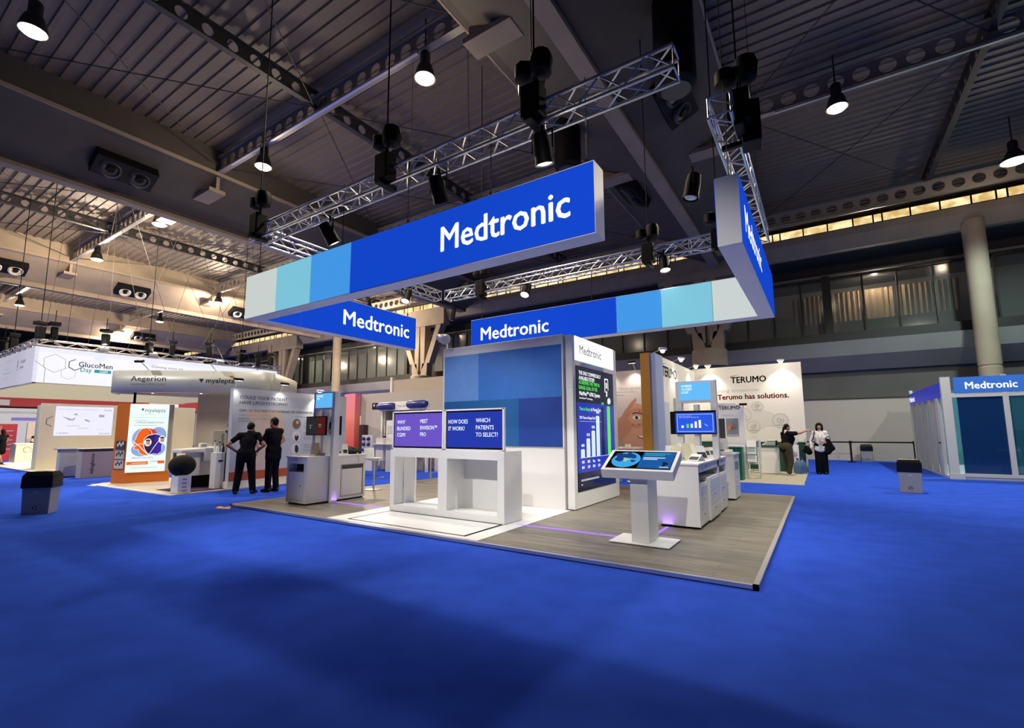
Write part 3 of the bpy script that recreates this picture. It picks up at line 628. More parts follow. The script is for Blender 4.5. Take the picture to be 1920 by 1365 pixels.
def sign_frame(x0, x1, y, label, lines, mx0, mx1, mlabel, mscreen, foot_r=Hp, foot_l=1.0, k=1.0, shift=0):
    zf = lambda z: 1.5+(z-1.5)*k
    t = thing('sign_frame', label, 'sign', ((x0+x1)/2, y, foot_r), group='sign frames over the counters')
    m = MB(); y1 = y+.13
    m.box(x0, x1, y, y1, zf(1.96), zf(2.335)); m.build('sign_board', white, t, bevel=.004)
    m = MB(); m.box(x1-.1, x1, y, y1, foot_r, zf(1.96)); m.build('post', white, t)
    m = MB(); m.box(x0, x0+.1, y, y1, foot_l, zf(1.96)); m.build('post', white, t)
    m = MB(); m.box(x0+.07, x1-.09, y-.006, y, zf(2.0), zf(2.305)); sc_ = m.build('sign_face', mat('sign_sky', (.12, .50, .93), .4, emit=.95), t)
    for i, s in enumerate(lines): text('lettering', s, (x0+.11, y-.006, zf(2.23-.055*i)), (1, 0, 0), (0, 0, 1), .031*len(s), swh, sc_, cap=.04, bold=.02, depth=.001)
    for n, (yy, s) in enumerate(((y-.05, -1), (y1+.05, 1))):
        a0, a1 = (mx0, mx1) if n == 0 else (mx0+shift, mx1+shift)
        q = thing('monitor', mlabel[n], 'monitor', ((a0+a1)/2, yy, 1.6), group='monitors on the sign frames')
        m = MB(); m.box(a0, a1, yy-.02, yy+.02, zf(1.42), zf(1.82)); m.build('bezel', black_gloss, q, bevel=.004)
        m = MB(); m.box((a0+a1)/2-.1, (a0+a1)/2+.1, min(yy, yy-s*.06), max(yy, yy-s*.06), 1.55, 1.7); m.build('wall_bracket', black, q)
        m = MB(); e = yy+s*.0205; a, b = a0+.018, a1-.018
        if n == 0 and mscreen: mscreen(q, a, b, e)
        else: m.box(a, b, e, e+s*.001, 1.44, 1.80); m.build('screen', mat('screen_off', (.02, .02, .025), .08), q)
    m = MB(); m.box((x0+x1)/2-.04, (x0+x1)/2+.04, y-.02, y+.15, 1.0, 1.95); m.build('monitor_pole', white, t)
    return t
def scr_left(q, a, b, e):
    m = MB(); c = a+(b-a)*.56
    m.k = 0; m.box(a, c, e-.001, e, 1.44, 1.80); m.k = 1; m.box(c, b, e-.001, e, 1.44, 1.80)
    s_ = m.build('screen', [mat('screen_grey', (.035, .035, .035), .1, emit=.6), mat('screen_maroon', (.10, .012, .012), .1, emit=.8)], q)
    m = MB(); m.box(a+.09, a+.2, e-.002, e-.001, 1.62, 1.64); m.box(a+.12, a+.16, e-.002, e-.001, 1.56, 1.6); m.box(c+.06, c+.15, e-.002, e-.001, 1.63, 1.655); m.box(c+.07, c+.14, e-.002, e-.001, 1.59, 1.61); m.build('screen_mark', mat('mark_grey', (.22, .2, .19), .5, emit=.8), s_)
def scr_right(q, a, b, e):
    m = MB(); m.box(a, b, e-.001, e, 1.44, 1.80); s_ = m.build('screen', mat('screen_blue_bright', (.025, .10, .78), .1, emit=.95), q)
    f = MB(); 
    for z in (1.465, 1.77): f.box(a+.03, b-.03, e-.002, e-.001, z, z+.006)
    for x in (a+.03, b-.036): f.box(x, x+.006, e-.002, e-.001, 1.465, 1.776)
    f.build('screen_border', spale, s_)
    text('lettering', 'HYBRID CLOSED LOOP RESULTS', (a+.06, e-.001, 1.735), (1, 0, 0), (0, 0, 1), .22, spale, s_, cap=.013, depth=.001)
    text('lettering', 'TIME IN RANGE BY SYSTEM TYPE', (a+.06, e-.001, 1.712), (1, 0, 0), (0, 0, 1), .35, spale, s_, cap=.013, depth=.001)
    for x, h, c in ((.1, .045, swh), (.19, .07, sgr), (.26, .075, spale), (.33, .115, swh), (.40, .14, swh)):
        m = MB(); m.box(a+x, a+x+.04, e-.002, e-.001, 1.53, 1.53+h); m.build('chart_bar', c, s_)
    m = MB(); m.tube((a+.5, e-.0015, 1.6), (a+.55, e-.0015, 1.56), .004, 4); m.build('chart_line', swh, s_)
sign_frame(-9.22, -8.5, 6.25, 'white sign frame with sky blue BLINDED CGM board over the left counter', ('BLINDED', 'CGM'), -9.36, -8.68,
           ('dark monitor with half maroon picture on the left sign frame', 'black monitor on the rear of the left sign frame'), scr_left, shift=.17)
sign_frame(-2.245, -1.548, 9.0, 'white sign frame with sky blue HYBRID CLOSED LOOP board over the right counter', ('HYBRID', 'CLOSED', 'LOOP'), -2.266, -1.557,
           ('monitor with bright blue bar chart on the right sign frame', 'black monitor on the rear of the right sign frame'), scr_right, foot_r=1.0, k=1.059, shift=-.14)

t = thing('storage_counter', 'long white storage counter on the right, behind the slanted touch kiosk', 'counter', (-1.9, 8.6, Hp), group='white storage counters')
m = MB(); m.box(-2.2, -1.85, 7.43, 9.82, Hp+.03, .97); m.box(-1.85, -1.58, 7.43, 7.47, Hp+.03, .97); m.box(-1.85, -1.58, 9.78, 9.82, Hp+.03, .97); m.box(-1.85, -1.58, 8.98, 9.1, Hp+.03, .97)
m.box(-1.85, -1.58, 7.47, 9.78, .86, .97); m.build('carcass', white, t)
m = MB(); m.box(-2.22, -1.56, 7.41, 9.84, .97, 1.0); m.build('countertop', white, t, bevel=.004)
m = MB(); m.box(-2.17, -1.62, 7.5, 9.75, Hp, Hp+.03); m.build('plinth', black, t)
for y0, y1, xf, zt in ((7.48, 8.06, -1.585, .68), (8.1, 8.96, -1.56, .74), (9.11, 9.77, -1.58, .72)):
    m = MB(); m.box(-1.84, xf, y0, y1, Hp+.03, zt); p = m.build('pedestal', white, t, bevel=.004)
    for za, zb in ((Hp+.05, .3), (.31, .52), (.53, zt-.03)):
        m = MB(); m.box(xf, xf+.008, y0+.03, y1-.03, za, zb); d = m.build('drawer', white, p, bevel=.002)
        if zb < .6: lockable(d, xf+.008, y0+.42*(y1-y0), zb-.06, 'x')
lockable(t, -1.58, 8.0, .93, 'x'); lockable(t, -1.58, 9.4, .93, 'x')
for y0, y1 in ((7.48, 8.96), (9.11, 9.77)):
    m = MB(); m.box(-1.845, -1.84, y0, y1, .70, .85); m.build('slot', mat('slot_dark', None), t)

t = thing('storage_counter', 'white counter with knee space at the back right corner of the stand', 'counter', (-2.1, 11.2, Hp), group='white storage counters')
m = MB(); m.box(-2.65, -1.57, 10.83, 11.58, .96, 1.0); m.build('countertop', white, t, bevel=.004)
m = MB(); m.box(-2.0, -1.59, 10.85, 11.56, Hp+.03, .96); m.box(-2.62, -2.58, 10.85, 11.56, Hp+.03, .96); m.box(-2.62, -1.6, 11.5, 11.54, Hp+.1, .96); m.build('carcass', white, t)
m = MB(); m.box(-1.97, -1.62, 10.9, 11.5, Hp, Hp+.03); m.build('plinth', black, t)
m = MB(); m.box(-1.595, -1.585, 10.98, 11.42, .66, .82); m.build('slot', mat('slot_grey', (.25, .26, .27), .6), t)
for z in (.3, .5): lockable(t, -1.585, 11.2, z, 'x')

# ---- touch kiosk
t = thing('touch_kiosk', 'white floor standing kiosk with slanted touch screen showing a globe', 'kiosk', (-2.05, 6.3, Hp))
m = MB(); m.box(-2.44, -1.66, 6.03, 6.58, Hp+.006, Hp+.018); m.build('base_plate', white, t, bevel=.002)
m = MB(); m.box(-2.16, -1.93, 6.12, 6.53, Hp+.018, 1.0); m.build('column', white, t, bevel=.004)
m = MB(); m.prism([(5.99, .985), (6.45, 1.22), (6.5, 1.125), (6.03, .87)], 'x', -2.51, -1.57); m.build('housing', white, t, bevel=.006)
KR = Vector((1, 0, 0)); KU = Vector((0, .46, .235)).normalized(); KN = KR.cross(KU); KO = Vector((-2.51, 5.99, .985)); KH = Vector((0, .46, .235)).length
def KP(a, b, e=.002): return KO+KR*(.94*a)+KU*(KH*b)+KN*e
def kq(a0, a1, b0, b1, e): return [KP(a0, b0, e), KP(a1, b0, e), KP(a1, b1, e), KP(a0, b1, e)]
m = MB(); m.face(kq(.05, .955, .08, .94, .002)); m.build('bezel', black_gloss, t)
m = MB(); m.face(kq(.06, .945, .12, .91, .003)); s_ = m.build('screen', mat('kiosk_black', (.003, .003, .006), .08, emit=.3), t)
m = MB(); m.face(kq(.50, .945, .12, .91, .004)); m.build('info_panel', mat('kiosk_blue', (.012, .10, .36), .1, emit=.9), s_)
def blob(cx, cy, rx, ry, e, m_, name, n=24, wob=0, ph=0):
    mm = MB(); mm.face([KP(cx+rx*(1+wob*math.sin(3*w+ph)+wob*.6*math.sin(5*w+2*ph))*math.cos(w), cy+ry*(1+wob*math.sin(3*w+ph)+wob*.6*math.sin(5*w+2*ph))*math.sin(w), e) for w in [2*PI*i/n for i in range(n)]]); return mm.build(name, m_, s_)
blob(.29, .50, .205, .38, .004, mat('globe_sea', (.05, .38, .75), .1, emit=.9), 'globe', 36)
gl = mat('globe_land', (.012, .05, .22), .1, emit=.9)
blob(.21, .62, .10, .2, .005, gl, 'continent', 30, .22, 1); blob(.32, .68, .09, .15, .005, gl, 'continent', 30, .25, 2.4); blob(.40, .44, .035, .06, .005, gl, 'continent', 20, .2, .4)
blob(.29, .50, .04, .09, .006, mat('globe_green', (.35, .62, .35), .1, emit=.9), 'continent', 20, .3, .7)
for i, (w, c) in enumerate(((.35, 1), (.28, 1), (.30, 0), (.2, 0))):
    m = MB(); b = .80-.075*i-.05*(i > 1); m.face(kq(.53, .53+w, b, b+.035, .005)); m.build('text_line', mat('kiosk_teal', (.03, .40, .42), .2, emit=.9) if c else spale, s_)
m = MB(); m.face(kq(.80, .92, .17, .2, .005)); m.build('text_line', spale, s_); blob(.855, .33, .035, .11, .005, mat('kiosk_icon', (.004, .012, .05), .2, emit=.5), 'icon', 16, .3, 1)

# ---- small things on the counters
paper = mat('paper_white', (.82, .82, .8), .7); cream = mat('card_cream', (.78, .72, .50), .6); plas = mat('clear_plastic', (.85, .88, .9), .1, alpha=.35)
def stand_card(name, label, x, y, rz, w, h, m_, z=1.0, lean=.35, group=None, cat='leaflet holder', dark=None):
    t = thing(name, label, cat, (x, y, z), rz, group)
    Z = Matrix.Translation((x, y, z)) @ Matrix.Rotation(rz, 4, 'Z')
    def L(p): return Z @ Vector(p)
    def bar(p0, p1, p2, p3, th):
        n = (Vector(p1)-Vector(p0)).cross(Vector(p3)-Vector(p0)).normalized()*th
        mm = MB(); a = [L(p) for p in (p0, p1, p2, p3)]; nn = Z.to_3x3() @ n; b = [q+nn for q in a]
        mm.mesh(a+b, [(0, 1, 2, 3), (7, 6, 5, 4), (0, 1, 5, 4), (1, 2, 6, 5), (2, 3, 7, 6), (3, 0, 4, 7)]); return mm
    d = h*lean
    bar((-w/2, 0, .004), (w/2, 0, .004), (w/2, d, h), (-w/2, d, h), .012).build('board', m_, t)
    bar((-w/2, d*.9, h*.86), (w/2, d*.9, h*.86), (w/2, d*1.7, .004), (-w/2, d*1.7, .004), .006).build('back_leg', m_, t)
    bar((-w/2+.015, -.004, .03), (w/2-.015, -.004, .03), (w/2-.015, d*.9-.004, h*.92), (-w/2+.015, d*.9-.004, h*.92), .002).build('printed_sheet', dark or paper, t)
    return t
grp = 'display cards on the right counter'
dk = mat('card_dark', (.03, .03, .035), .4)
stand_card('display_card', 'leftmost white display card with dark slot on the right counter', -2.05, 7.9, .9, .2, .24, paper, lean=.25, group=grp, dark=dk, cat='display card')
stand_card('display_card', 'cream display card next to the leftmost card on the right counter', -1.98, 7.93, .95, .17, .24, cream, lean=.3, group=grp, dark=cream, cat='display card')
stand_card('display_card', 'white display card in the middle of the row on the right counter', -1.93, 8.12, .9, .2, .27, paper, lean=.25, group=grp, dark=dk, cat='display card')
stand_card('display_card', 'second cream display card in the middle of the row on the right counter', -1.86, 8.14, .95, .17, .27, cream, lean=.3, group=grp, dark=cream, cat='display card')
stand_card('display_card', 'cream display card leaning far back on the right counter', -1.8, 8.3, .8, .16, .26, cream, lean=.6, group=grp, dark=cream, cat='display card')
stand_card('display_card', 'white device card with dark face in front of the right sign post', -1.7, 8.42, .9, .2, .22, paper, lean=.5, group=grp, dark=dk, cat='display card')
stand_card('display_card', 'low tilted device card on the right counter', -1.76, 7.95, -.5, .2, .1, paper, lean=1.0, group=grp, dark=dk, cat='display card')
for k, (x, y, rz, lab) in enumerate(((-1.85, 9.4, .4, 'small white device stand behind the right monitor'), (-1.75, 9.6, .2, 'small white device stand beside the rear half of the right counter'))):
    stand_card('device_stand', lab, x, y, rz, .18, .16, paper, lean=.7, cat='device stand', dark=dk)
t = thing('tablet_printer', 'white device with a black display lying on the rear right counter', 'device', (-1.9, 11.1, 1.0))
m = MB(); m.prism([(10.92, 1.0), (11.3, 1.0), (11.3, 1.07), (10.92, 1.03)], 'x', -2.1, -1.66); m.build('case', white, t, bevel=.006)
m = MB(); m.face([(-2.04, 10.96, 1.0365), (-1.8, 10.96, 1.0365), (-1.8, 11.25, 1.068), (-2.04, 11.25, 1.068)]); m.build('display', black_gloss, t)
t = stand_card('brochure_holder', 'clear tilted brochure holder on the rear right counter', -1.95, 11.42, -.2, .3, .3, plas, lean=.3, cat='brochure holder')
stand_card('display_card', 'cream card standing in the middle of the left counter', -8.95, 6.12, .5, .16, .26, cream, lean=.25, group='display cards on the left counter', dark=cream, cat='display card')
stand_card('display_card', 'white card with dark picture left of the cream card', -9.12, 6.28, .3, .14, .17, paper, lean=.3, group='display cards on the left counter', dark=dk, cat='display card')
stand_card('display_card', 'thin white card with black edge behind the left sign post', -8.75, 6.75, 1.2, .12, .22, paper, lean=.4, group='display cards on the left counter', dark=dk, cat='display card')
for k, (x, y, s, lab) in enumerate(((-9.1, 5.95, .2, 'flat white leaflet stack at the near end of the left counter'), (-8.8, 5.95, .14, 'small white sample box at the near right corner of the left counter'), (-8.72, 6.18, .1, 'grey sample box beside the cream card'), (-8.8, 6.6, .16, 'white sample tray behind the left sign post'), (-8.75, 6.98, .15, 'white sample tray at the far end of the left counter'))):
    t = thing('sample_box', lab, 'box', (x, y, 1.0), group='small boxes on the left counter')
    m = MB(); m.rbox(x, y, .3+k, s, s*.7, 1.0, 1.0+(.02, .03, .06, .025, .03)[k]); m.build('carton', [paper, paper, grey_wall, paper, paper][k], t, bevel=.003)
    m = MB(); m.rbox(x, y, .3+k, s*.7, s*.4, 1.0+(.02, .03, .06, .025, .03)[k], 1.002+(.02, .03, .06, .025, .03)[k]); m.build('printed_label', mat('label_grey', (.45, .45, .45), .7), t)
t = thing('shoulder_bag', 'black rounded bag lying on the far end of the left counter', 'bag', (-8.9, 7.05, 1.0))
m = MB(); m.lathe([(.24, 0), (.235, .04), (.19, .1), (.1, .135), (.01, .145)], (-8.92, 7.02, 1.0), 22); m.build('bag_body', black, t, smooth=True)
m = MB(); m.path([(-8.92+.17*math.cos(w), 7.02-.05, 1.1+.06*math.sin(w)) for w in [PI*i/8 for i in range(9)]], .01); m.build('strap', black, t)
# bar stools / tall tables behind the left counter
def tall_table(x, y, label, z0=Hp):
    t = thing('bar_stool', label, 'stool', (x, y, z0), group='white bar stools on the stand')
    m = MB(); m.lathe([(.21, 0), (.21, .012), (.05, .025), (.028, .03)], (x, y, z0), 24); m.build('foot_plate', alu, t, smooth=True)
    m = MB(); m.tube((x, y, z0+.02), (x, y, z0+.74), .026, 12); m.build('pole', alu, t, smooth=True)
    m = MB(); m.path([(x, y, z0+.28), (x+.2, y+.02, z0+.31), (x+.22, y+.14, z0+.31)], .011); m.build('footrest', alu, t)
    m = MB(); m.lathe([(.02, .70), (.17, .74), (.2, .76), (.2, .785), (.18, .79)], (x, y, z0), 24); m.build('seat', white, t, smooth=True)
    m = MB()
    pts = [(x-.18, y+(.2*i/6-.1)*1.6, z0+.79) for i in range(7)]
    for i in range(6): m.face([pts[i], pts[i+1], (pts[i+1][0]-.05, pts[i+1][1], pts[i+1][2]+.24), (pts[i][0]-.05, pts[i][1], pts[i][2]+.24)])
    b = m.build('backrest', white, t); md = b.modifiers.new('shell', 'SOLIDIFY'); md.thickness = .015
    return t
tall_table(-9.5, 8.2, 'white bar stool standing just right behind the left counter')
tall_table(-9.35, 10.1, 'white bar stool seen through the left opening of the demo counter')
# ================================================================== graphics helper: flat prints laid on a face
class Face:
    def __init__(s, O, R, U, parent): s.O = Vector(O); s.R = Vector(R).normalized(); s.U = Vector(U).normalized(); s.N = s.R.cross(s.U); s.p = parent
    def P(s, u, v, e=.002): return s.O+s.R*u+s.U*v+s.N*e
    def poly(s, name, pts, m, e=.002, p=None):
        mb = MB(); mb.face([s.P(u, v, e) for u, v in pts]); return mb.build(name, m, p or s.p)
    def rect(s, name, u0, u1, v0, v1, m, e=.002, p=None): return s.poly(name, [(u0, v0), (u1, v0), (u1, v1), (u0, v1)], m, e, p)
    def disc(s, name, u, v, ru, rv, m, e=.002, n=28, p=None, a0=0, a1=2*PI):
        return s.poly(name, [(u+ru*math.cos(a0+(a1-a0)*i/n), v+rv*math.sin(a0+(a1-a0)*i/n)) for i in range(n)], m, e, p)
    def line(s, name, pts, w, m, e=.002, p=None, closed=False):
        mb = MB(); q = pts+[pts[0]] if closed else pts
        for (a, b), (c, d) in zip(q, q[1:]):
            L = math.hypot(c-a, d-b) or 1; nx, ny = -(d-b)/L*w/2, (c-a)/L*w/2
            mb.face([s.P(a+nx, b+ny, e), s.P(a-nx, b-ny, e), s.P(c-nx, d-ny, e), s.P(c+nx, d+ny, e)])
        return mb.build(name, m, p or s.p)
    def lines(s, name, rows, m, e=.002, p=None):
        mb = MB()
        for u0, u1, v0, v1 in rows: mb.face([s.P(u0, v0, e), s.P(u1, v0, e), s.P(u1, v1, e), s.P(u0, v1, e)])
        return mb.build(name, m, p or s.p)
    def txt(s, t, u, v, w, m, cap=None, bold=.0, e=.003, p=None, align='l', gap=1.1): return text('lettering', t, s.P(u, v, 0), s.R, s.U, w, m, p or s.p, cap=cap, bold=bold, depth=e, align=align, gap=gap)
def hexa(u, v, r): return [(u+r*math.sin(PI/3*i), v+r*math.cos(PI/3*i)) for i in range(6)]

ink = mat('print_black', (.02, .02, .025), .6); ink_grey = mat('print_grey', (.30, .30, .31), .6); ink_soft = mat('print_soft_grey', (.55, .57, .58), .6)
ink_navy = mat('print_navy', (.02, .022, .06), .6); orange = mat('orange_panel', (.66, .17, .02), .45); ink_orange = mat('print_orange', (.80, .22, .06), .6)
beige = mat('beige_floor', (.62, .54, .42), .5, noise=.05); taupe = mat('taupe_panel', (.40, .37, .32), .7)

# ------------------------------------------------------------------ booth with the curved grey fascia
t = thing('booth_floor', 'low beige booth floor with white edge under the orange light box column', 'booth floor', (-15.5, 7.5, 0))
m = MB(); m.prism([(-18.0, 5.35), (-17.7, 5.0), (-13.02, 5.17), (-13.1, 10.3), (-18.0, 10.3)], 'z', 0, .02); m.build('boards', beige, t)
m = MB(); m.prism([(-17.75, 4.98), (-13.0, 5.13), (-13.0, 5.25), (-17.75, 5.1)], 'z', 0, .024); m.build('edge_strip', white, t)
m = MB(); m.prism([(-14.6, 5.42), (-13.2, 5.42), (-13.2, 6.9), (-14.4, 7.3)], 'z', .02, .026); m.build('carpet_patch', mat('plum_carpet', (.06, .025, .07), .95), t)

cA, cB, cC = Vector((-17.69, 5.42, 0)), Vector((-17.14, 5.58, 0)), Vector((-16.85, 6.59, 0))
t = thing('light_box_column', 'orange column with a tall glowing orange and violet health poster', 'advert column', (-17.2, 6.1, .02))
back = [cC+Vector((-.55, .1, 0)), cA+Vector((-.1, .6, 0))]
m = MB(); m.prism([(p.x, p.y) for p in (cA, cB, cC, *back)], 'z', .02, 2.35); body = m.build('column_body', orange, t)
R = (cC-cB).normalized(); W = (cC-cB).length
f = Face(cB+Vector((0, 0, 0)), R, (0, 0, 1), t)
m = MB(); m.mesh([f.P(u, v, e) for e in (0, .03) for u, v in ((-.02, .33), (W-.13, .33), (W-.13, 2.34), (-.02, 2.34))], [(0, 1, 2, 3), (7, 6, 5, 4), (0, 1, 5, 4), (1, 2, 6, 5), (2, 3, 7, 6), (3, 0, 4, 7)])
lbx = m.build('light_box', mat('lightbox_white', (.80, .95, .90), .5, emit=1.0), t)
f.rect('side_strip', W-.13, W, .33, 2.35, taupe, .004)
g = Face(f.P(0, .33, .03), R, (0, 0, 1), lbx); w = W-.15
def lbm(n, c, e=.9): return mat(n, c, .5, emit=e)
oL, vL, pL, dL, rL = lbm('poster_orange', (.90, .13, .005)), lbm('poster_violet', (.045, .012, .33)), lbm('poster_pale_blue', (.30, .40, .76)), lbm('poster_dark', (.02, .008, .09)), lbm('poster_red', (.70, .05, .02))
inkL = lbm('poster_ink', (.03, .035, .05), .5); greyL = lbm('poster_grey', (.35, .38, .40), .7)
S = w/.93
def gp(pts): return [(.93*S*0+u*S, v) for u, v in pts]
g.txt('myalepta', .33, 1.78, .50, inkL, cap=.11); g.poly('triangle_mark', [(.24, 1.88), (.31, 1.88), (.275, 1.80)], inkL, .003); g.txt('metreleptin', .31, 1.70, .24, greyL)
g.rect('rule', .02, w-.02, 1.61, 1.616, greyL, .003); g.txt('COMPLEX PRESENTATION', .14, 1.44, .66, inkL, cap=.045)
g.lines('small_print', [(.1, .4, 1.52, 1.53), (.1, .65, 1.37, 1.38), (.1, .75, .12, .13)], greyL)
# the head-and-faces picture
g.disc('poster_shape', .30, .98, .22, .30, pL, .003); g.disc('poster_shape', .70, 1.07, .20, .26, pL, .003); g.disc('poster_shape', .32, .66, .24, .20, pL, .003); g.disc('poster_shape', .68, .68, .22, .2, pL, .003)
hd = [(.16, .96), (.11, .88), (.15, .86), (.13, .80), (.15, .76), (.14, .68), (.25, .66), (.27, .57), (.36, .50), (.50, .47), (.56, .55), (.60, .8), (.58, 1.0), (.52, 1.2), (.42, 1.30), (.30, 1.28), (.21, 1.16)]
g.poly('poster_head', hd, oL, .005); g.line('poster_outline', hd, .012, lbx.data.materials[0], .007, closed=True)
g.line('poster_outline', [(.12, .90), (.27, .76), (.40, .60), (.50, .49)], .016, lbx.data.materials[0], .008); g.line('poster_outline', [(.16, .75), (.22, .82), (.32, .83), (.45, .82)], .012, lbx.data.materials[0], .008)
g.poly('poster_head', [(.42, 1.30), (.60, 1.25), (.66, 1.15), (.5, 1.1)], rL, .006)
fc = [(.40, .66), (.36, .80), (.37, .98), (.46, 1.08), (.62, 1.12), (.76, 1.08), (.82, .96), (.80, .62), (.74, .52), (.6, .53), (.53, .50), (.46, .56)]
g.poly('poster_face', fc, dL, .009); g.line('poster_outline', fc, .014, lbx.data.materials[0], .010, closed=True)
g.poly('poster_face', [(.56, .72), (.68, .86), (.80, .84), (.80, .60), (.72, .52), (.58, .54)], vL, .011); g.poly('poster_face', [(.62, 1.1), (.74, 1.07), (.70, .92), (.6, .86)], vL, .011)
g.line('poster_outline', [(.50, .48), (.58, .66), (.70, .88), (.78, 1.0)], .014, lbx.data.materials[0], .012)
skinL = lbm('poster_skin', (.62, .30, .20)); whL = lbx.data.materials[0]
for u, v in ((.46, .87), (.80, .95)):
    g.disc('poster_portrait', u, v, .088, .115, whL, .012); g.disc('poster_portrait', u, v-.075, .075, .05, lbm('poster_shirt', (.55, .6, .7)), .0125, a1=PI); g.disc('poster_portrait', u+.005, v-.005, .05, .075, skinL, .013); g.disc('poster_portrait', u, v+.035, .06, .05, inkL, .014, a1=PI); g.disc('poster_portrait', u+.02, v-.035, .02, .008, lbm('poster_lip', (.35, .03, .03)), .014)
g.txt('SPECIFIC SOLUTION', .11, .40, .50, inkL, cap=.04); g.rect('orange_bar', .0, .50, .22, .31, oL, .004); g.rect('orange_bar', .80*w/.98, w, .23, .32, oL, .004); g.txt('myalepta', .56, .29, .24, inkL)
g.rect('bar_print', .12, .46, .25, .275, lbm('poster_peach', (.95, .55, .35)), .006)
# brochures in the rack on the column's left side
L = (cB-cA).normalized(); fl = Face(cA, L, (0, 0, 1), t)
for i, (z, c, lab) in enumerate(((1.0, mat('brochure_dark', (.06, .065, .06), .5), 'dark leaf patterned brochure in the top slot of the column rack'), (.72, mat('brochure_grey', (.5, .49, .47), .5), 'grey patterned brochure in the middle slot of the column rack'), (.44, mat('brochure_pale', (.6, .57, .54), .5), 'pale brochure in the bottom slot of the column rack'))):
    q = thing('brochure', lab, 'brochure', fl.P(.3, z, .03), group='brochures on the orange column')
    ff = Face(fl.P(.12, z, .012), L, (0, 0, 1), q)
    m = MB(); m.mesh([ff.P(u, v, e) for e in (0, .015) for u, v in ((0, 0), (.36, 0), (.36, .25), (0, .25))], [(0, 1, 2, 3), (7, 6, 5, 4), (0, 1, 5, 4), (1, 2, 6, 5), (2, 3, 7, 6), (3, 0, 4, 7)]); m.build('cover', c, q)
    for k in range(4): ff.disc('cover_motif', .08+.07*k, .13+.05*(k % 2), .03, .05, [paper, ink, ink][i], .017, 12)
    fl.rect('rack_slot', .08, .50, z-.015, z+.006, alu, .03, t)

# curved fascia
cv = [(-18.3, 5.6), (-17.6, 5.25), (-17.15, 5.28), (-15.91, 6.19), (-14.8, 7.21), (-14.3, 7.75), (-14.25, 8.1), (-14.47, 8.46), (-16.32, 10.28), (-18.5, 11.2)]
def smooth_curve(pts, n=6):
    out = []
    for i in range(len(pts)-1):
        p0, p1, p2, p3 = [Vector(pts[max(0, min(len(pts)-1, j))]) for j in (i-1, i, i+1, i+2)]
        for k in range(n):
            s = k/n; out.append(.5*((2*p1)+(p2-p0)*s+(2*p0-5*p1+4*p2-p3)*s*s+(3*p1-p0-3*p2+p3)*s**3))
    return out+[Vector(pts[-1])]
cs = smooth_curve(cv)
t = thing('booth_fascia', 'curved grey metallic fascia band with thin lettering over the booth', 'booth fascia', (-16.5, 8, 2.67))
fas = mat('fascia_silver', (.50, .52, .49), .4, .1)
m = MB()
for a, b in zip(cs, cs[1:]): m.face([(a.x, a.y, 2.67), (b.x, b.y, 2.67), (b.x, b.y, 3.31), (a.x, a.y, 3.31)])
o = m.build('band', fas, t, smooth=True); md = o.modifiers.new('shell', 'SOLIDIFY'); md.thickness = .08; md.offset = 0
m = MB(); m.face([(p.x, p.y, 2.70) for p in cs]); m.build('soffit', taupe, t)
arc = [0.0]
for a, b in zip(cs, cs[1:]): arc.append(arc[-1]+(b-a).length)
def on_band(u, z, e=.046):
    k = next((i for i in range(len(cs)-1) if arc[i+1] >= u), len(cs)-2); d = (cs[k+1]-cs[k]).normalized(); p = cs[k]+d*(u-arc[k]); return (p.x+d.y*e, p.y-d.x*e, z)
def fas_text(s, u, z, w, mm, cap, bold=0):                        # lettering bent along the curved band
    vs_, fs = _glyphs(s, bold); x0 = min(v.x for v in vs_); x1 = max(v.x for v in vs_); k = w/(x1-x0); mb = MB()
    mb.mesh([on_band(u+(v.x-x0)*k, z+v.y*cap/CAPH) for v in vs_], fs); mb.build('lettering', mm, t)
def fas_poly(name, pts, mm): mb = MB(); mb.face([on_band(u, z, .048) for u, z in pts]); mb.build(name, mm, t)
u2, u3 = arc[12], arc[18]
fas_text('Aegerion', u2+.32, 3.0, .98, mat('print_slate', (.10, .10, .10), .5), .14, .004); fas_text('PHARMACEUTICALS', u2+.32, 2.87, .98, mat('print_silver', (.20, .21, .20), .5), .055); fas_text('A NOVELION COMPANY', u2+.34, 2.79, .9, ink_grey, .03)
fas_text('myalepta', u3+.85, 2.95, .78, ink, .15, .01); fas_text('metreleptin', u3+.92, 2.83, .38, ink_orange, .05)
fas_poly('triangle_mark', [(u3+.66, 3.07), (u3+.79, 3.07), (u3+.725, 2.95)], ink); fas_poly('leaf_mark', [(u3+1.46, 3.17), (u3+1.58, 3.17), (u3+1.63, 3.09), (u3+1.54, 3.10)], mat('print_amber', (.75, .30, .04), .6))
m = MB()
for x, y, zz in ((-17.45, 5.75, 2.35), (-14.6, 8.2, .02), (-17.6, 9.6, .02)): m.tube((x, y, zz), (x, y, 2.7), .035)
m.build('support_posts', black, t)
for x, y in ((-16.9, 6.0), (-15.9, 6.9), (-15.2, 7.7)):
    q = thing('recessed_downlight', {-16.9: 'leftmost small downlight under the curved fascia', -15.9: 'middle small downlight under the curved fascia', -15.2: 'rightmost small downlight under the curved fascia'}[x], 'downlight', (x, y, 2.7), group='downlights in the curved fascia')
    MB().lathe([(.07, 0), (.07, -.02), (.05, -.025)], (x, y, 2.7), 14).build('trim_ring', alu, q); MB().lathe([(.05, -.02), (.02, -.03)], (x, y, 2.7), 14).build('bulb_lens', mat('downlight_glow', None), q)
    lamp('SPOT', 'bulb', (x, y, 2.64), 45, (1, .9, .75), (x, y, 0), .05, 120, .6, q)
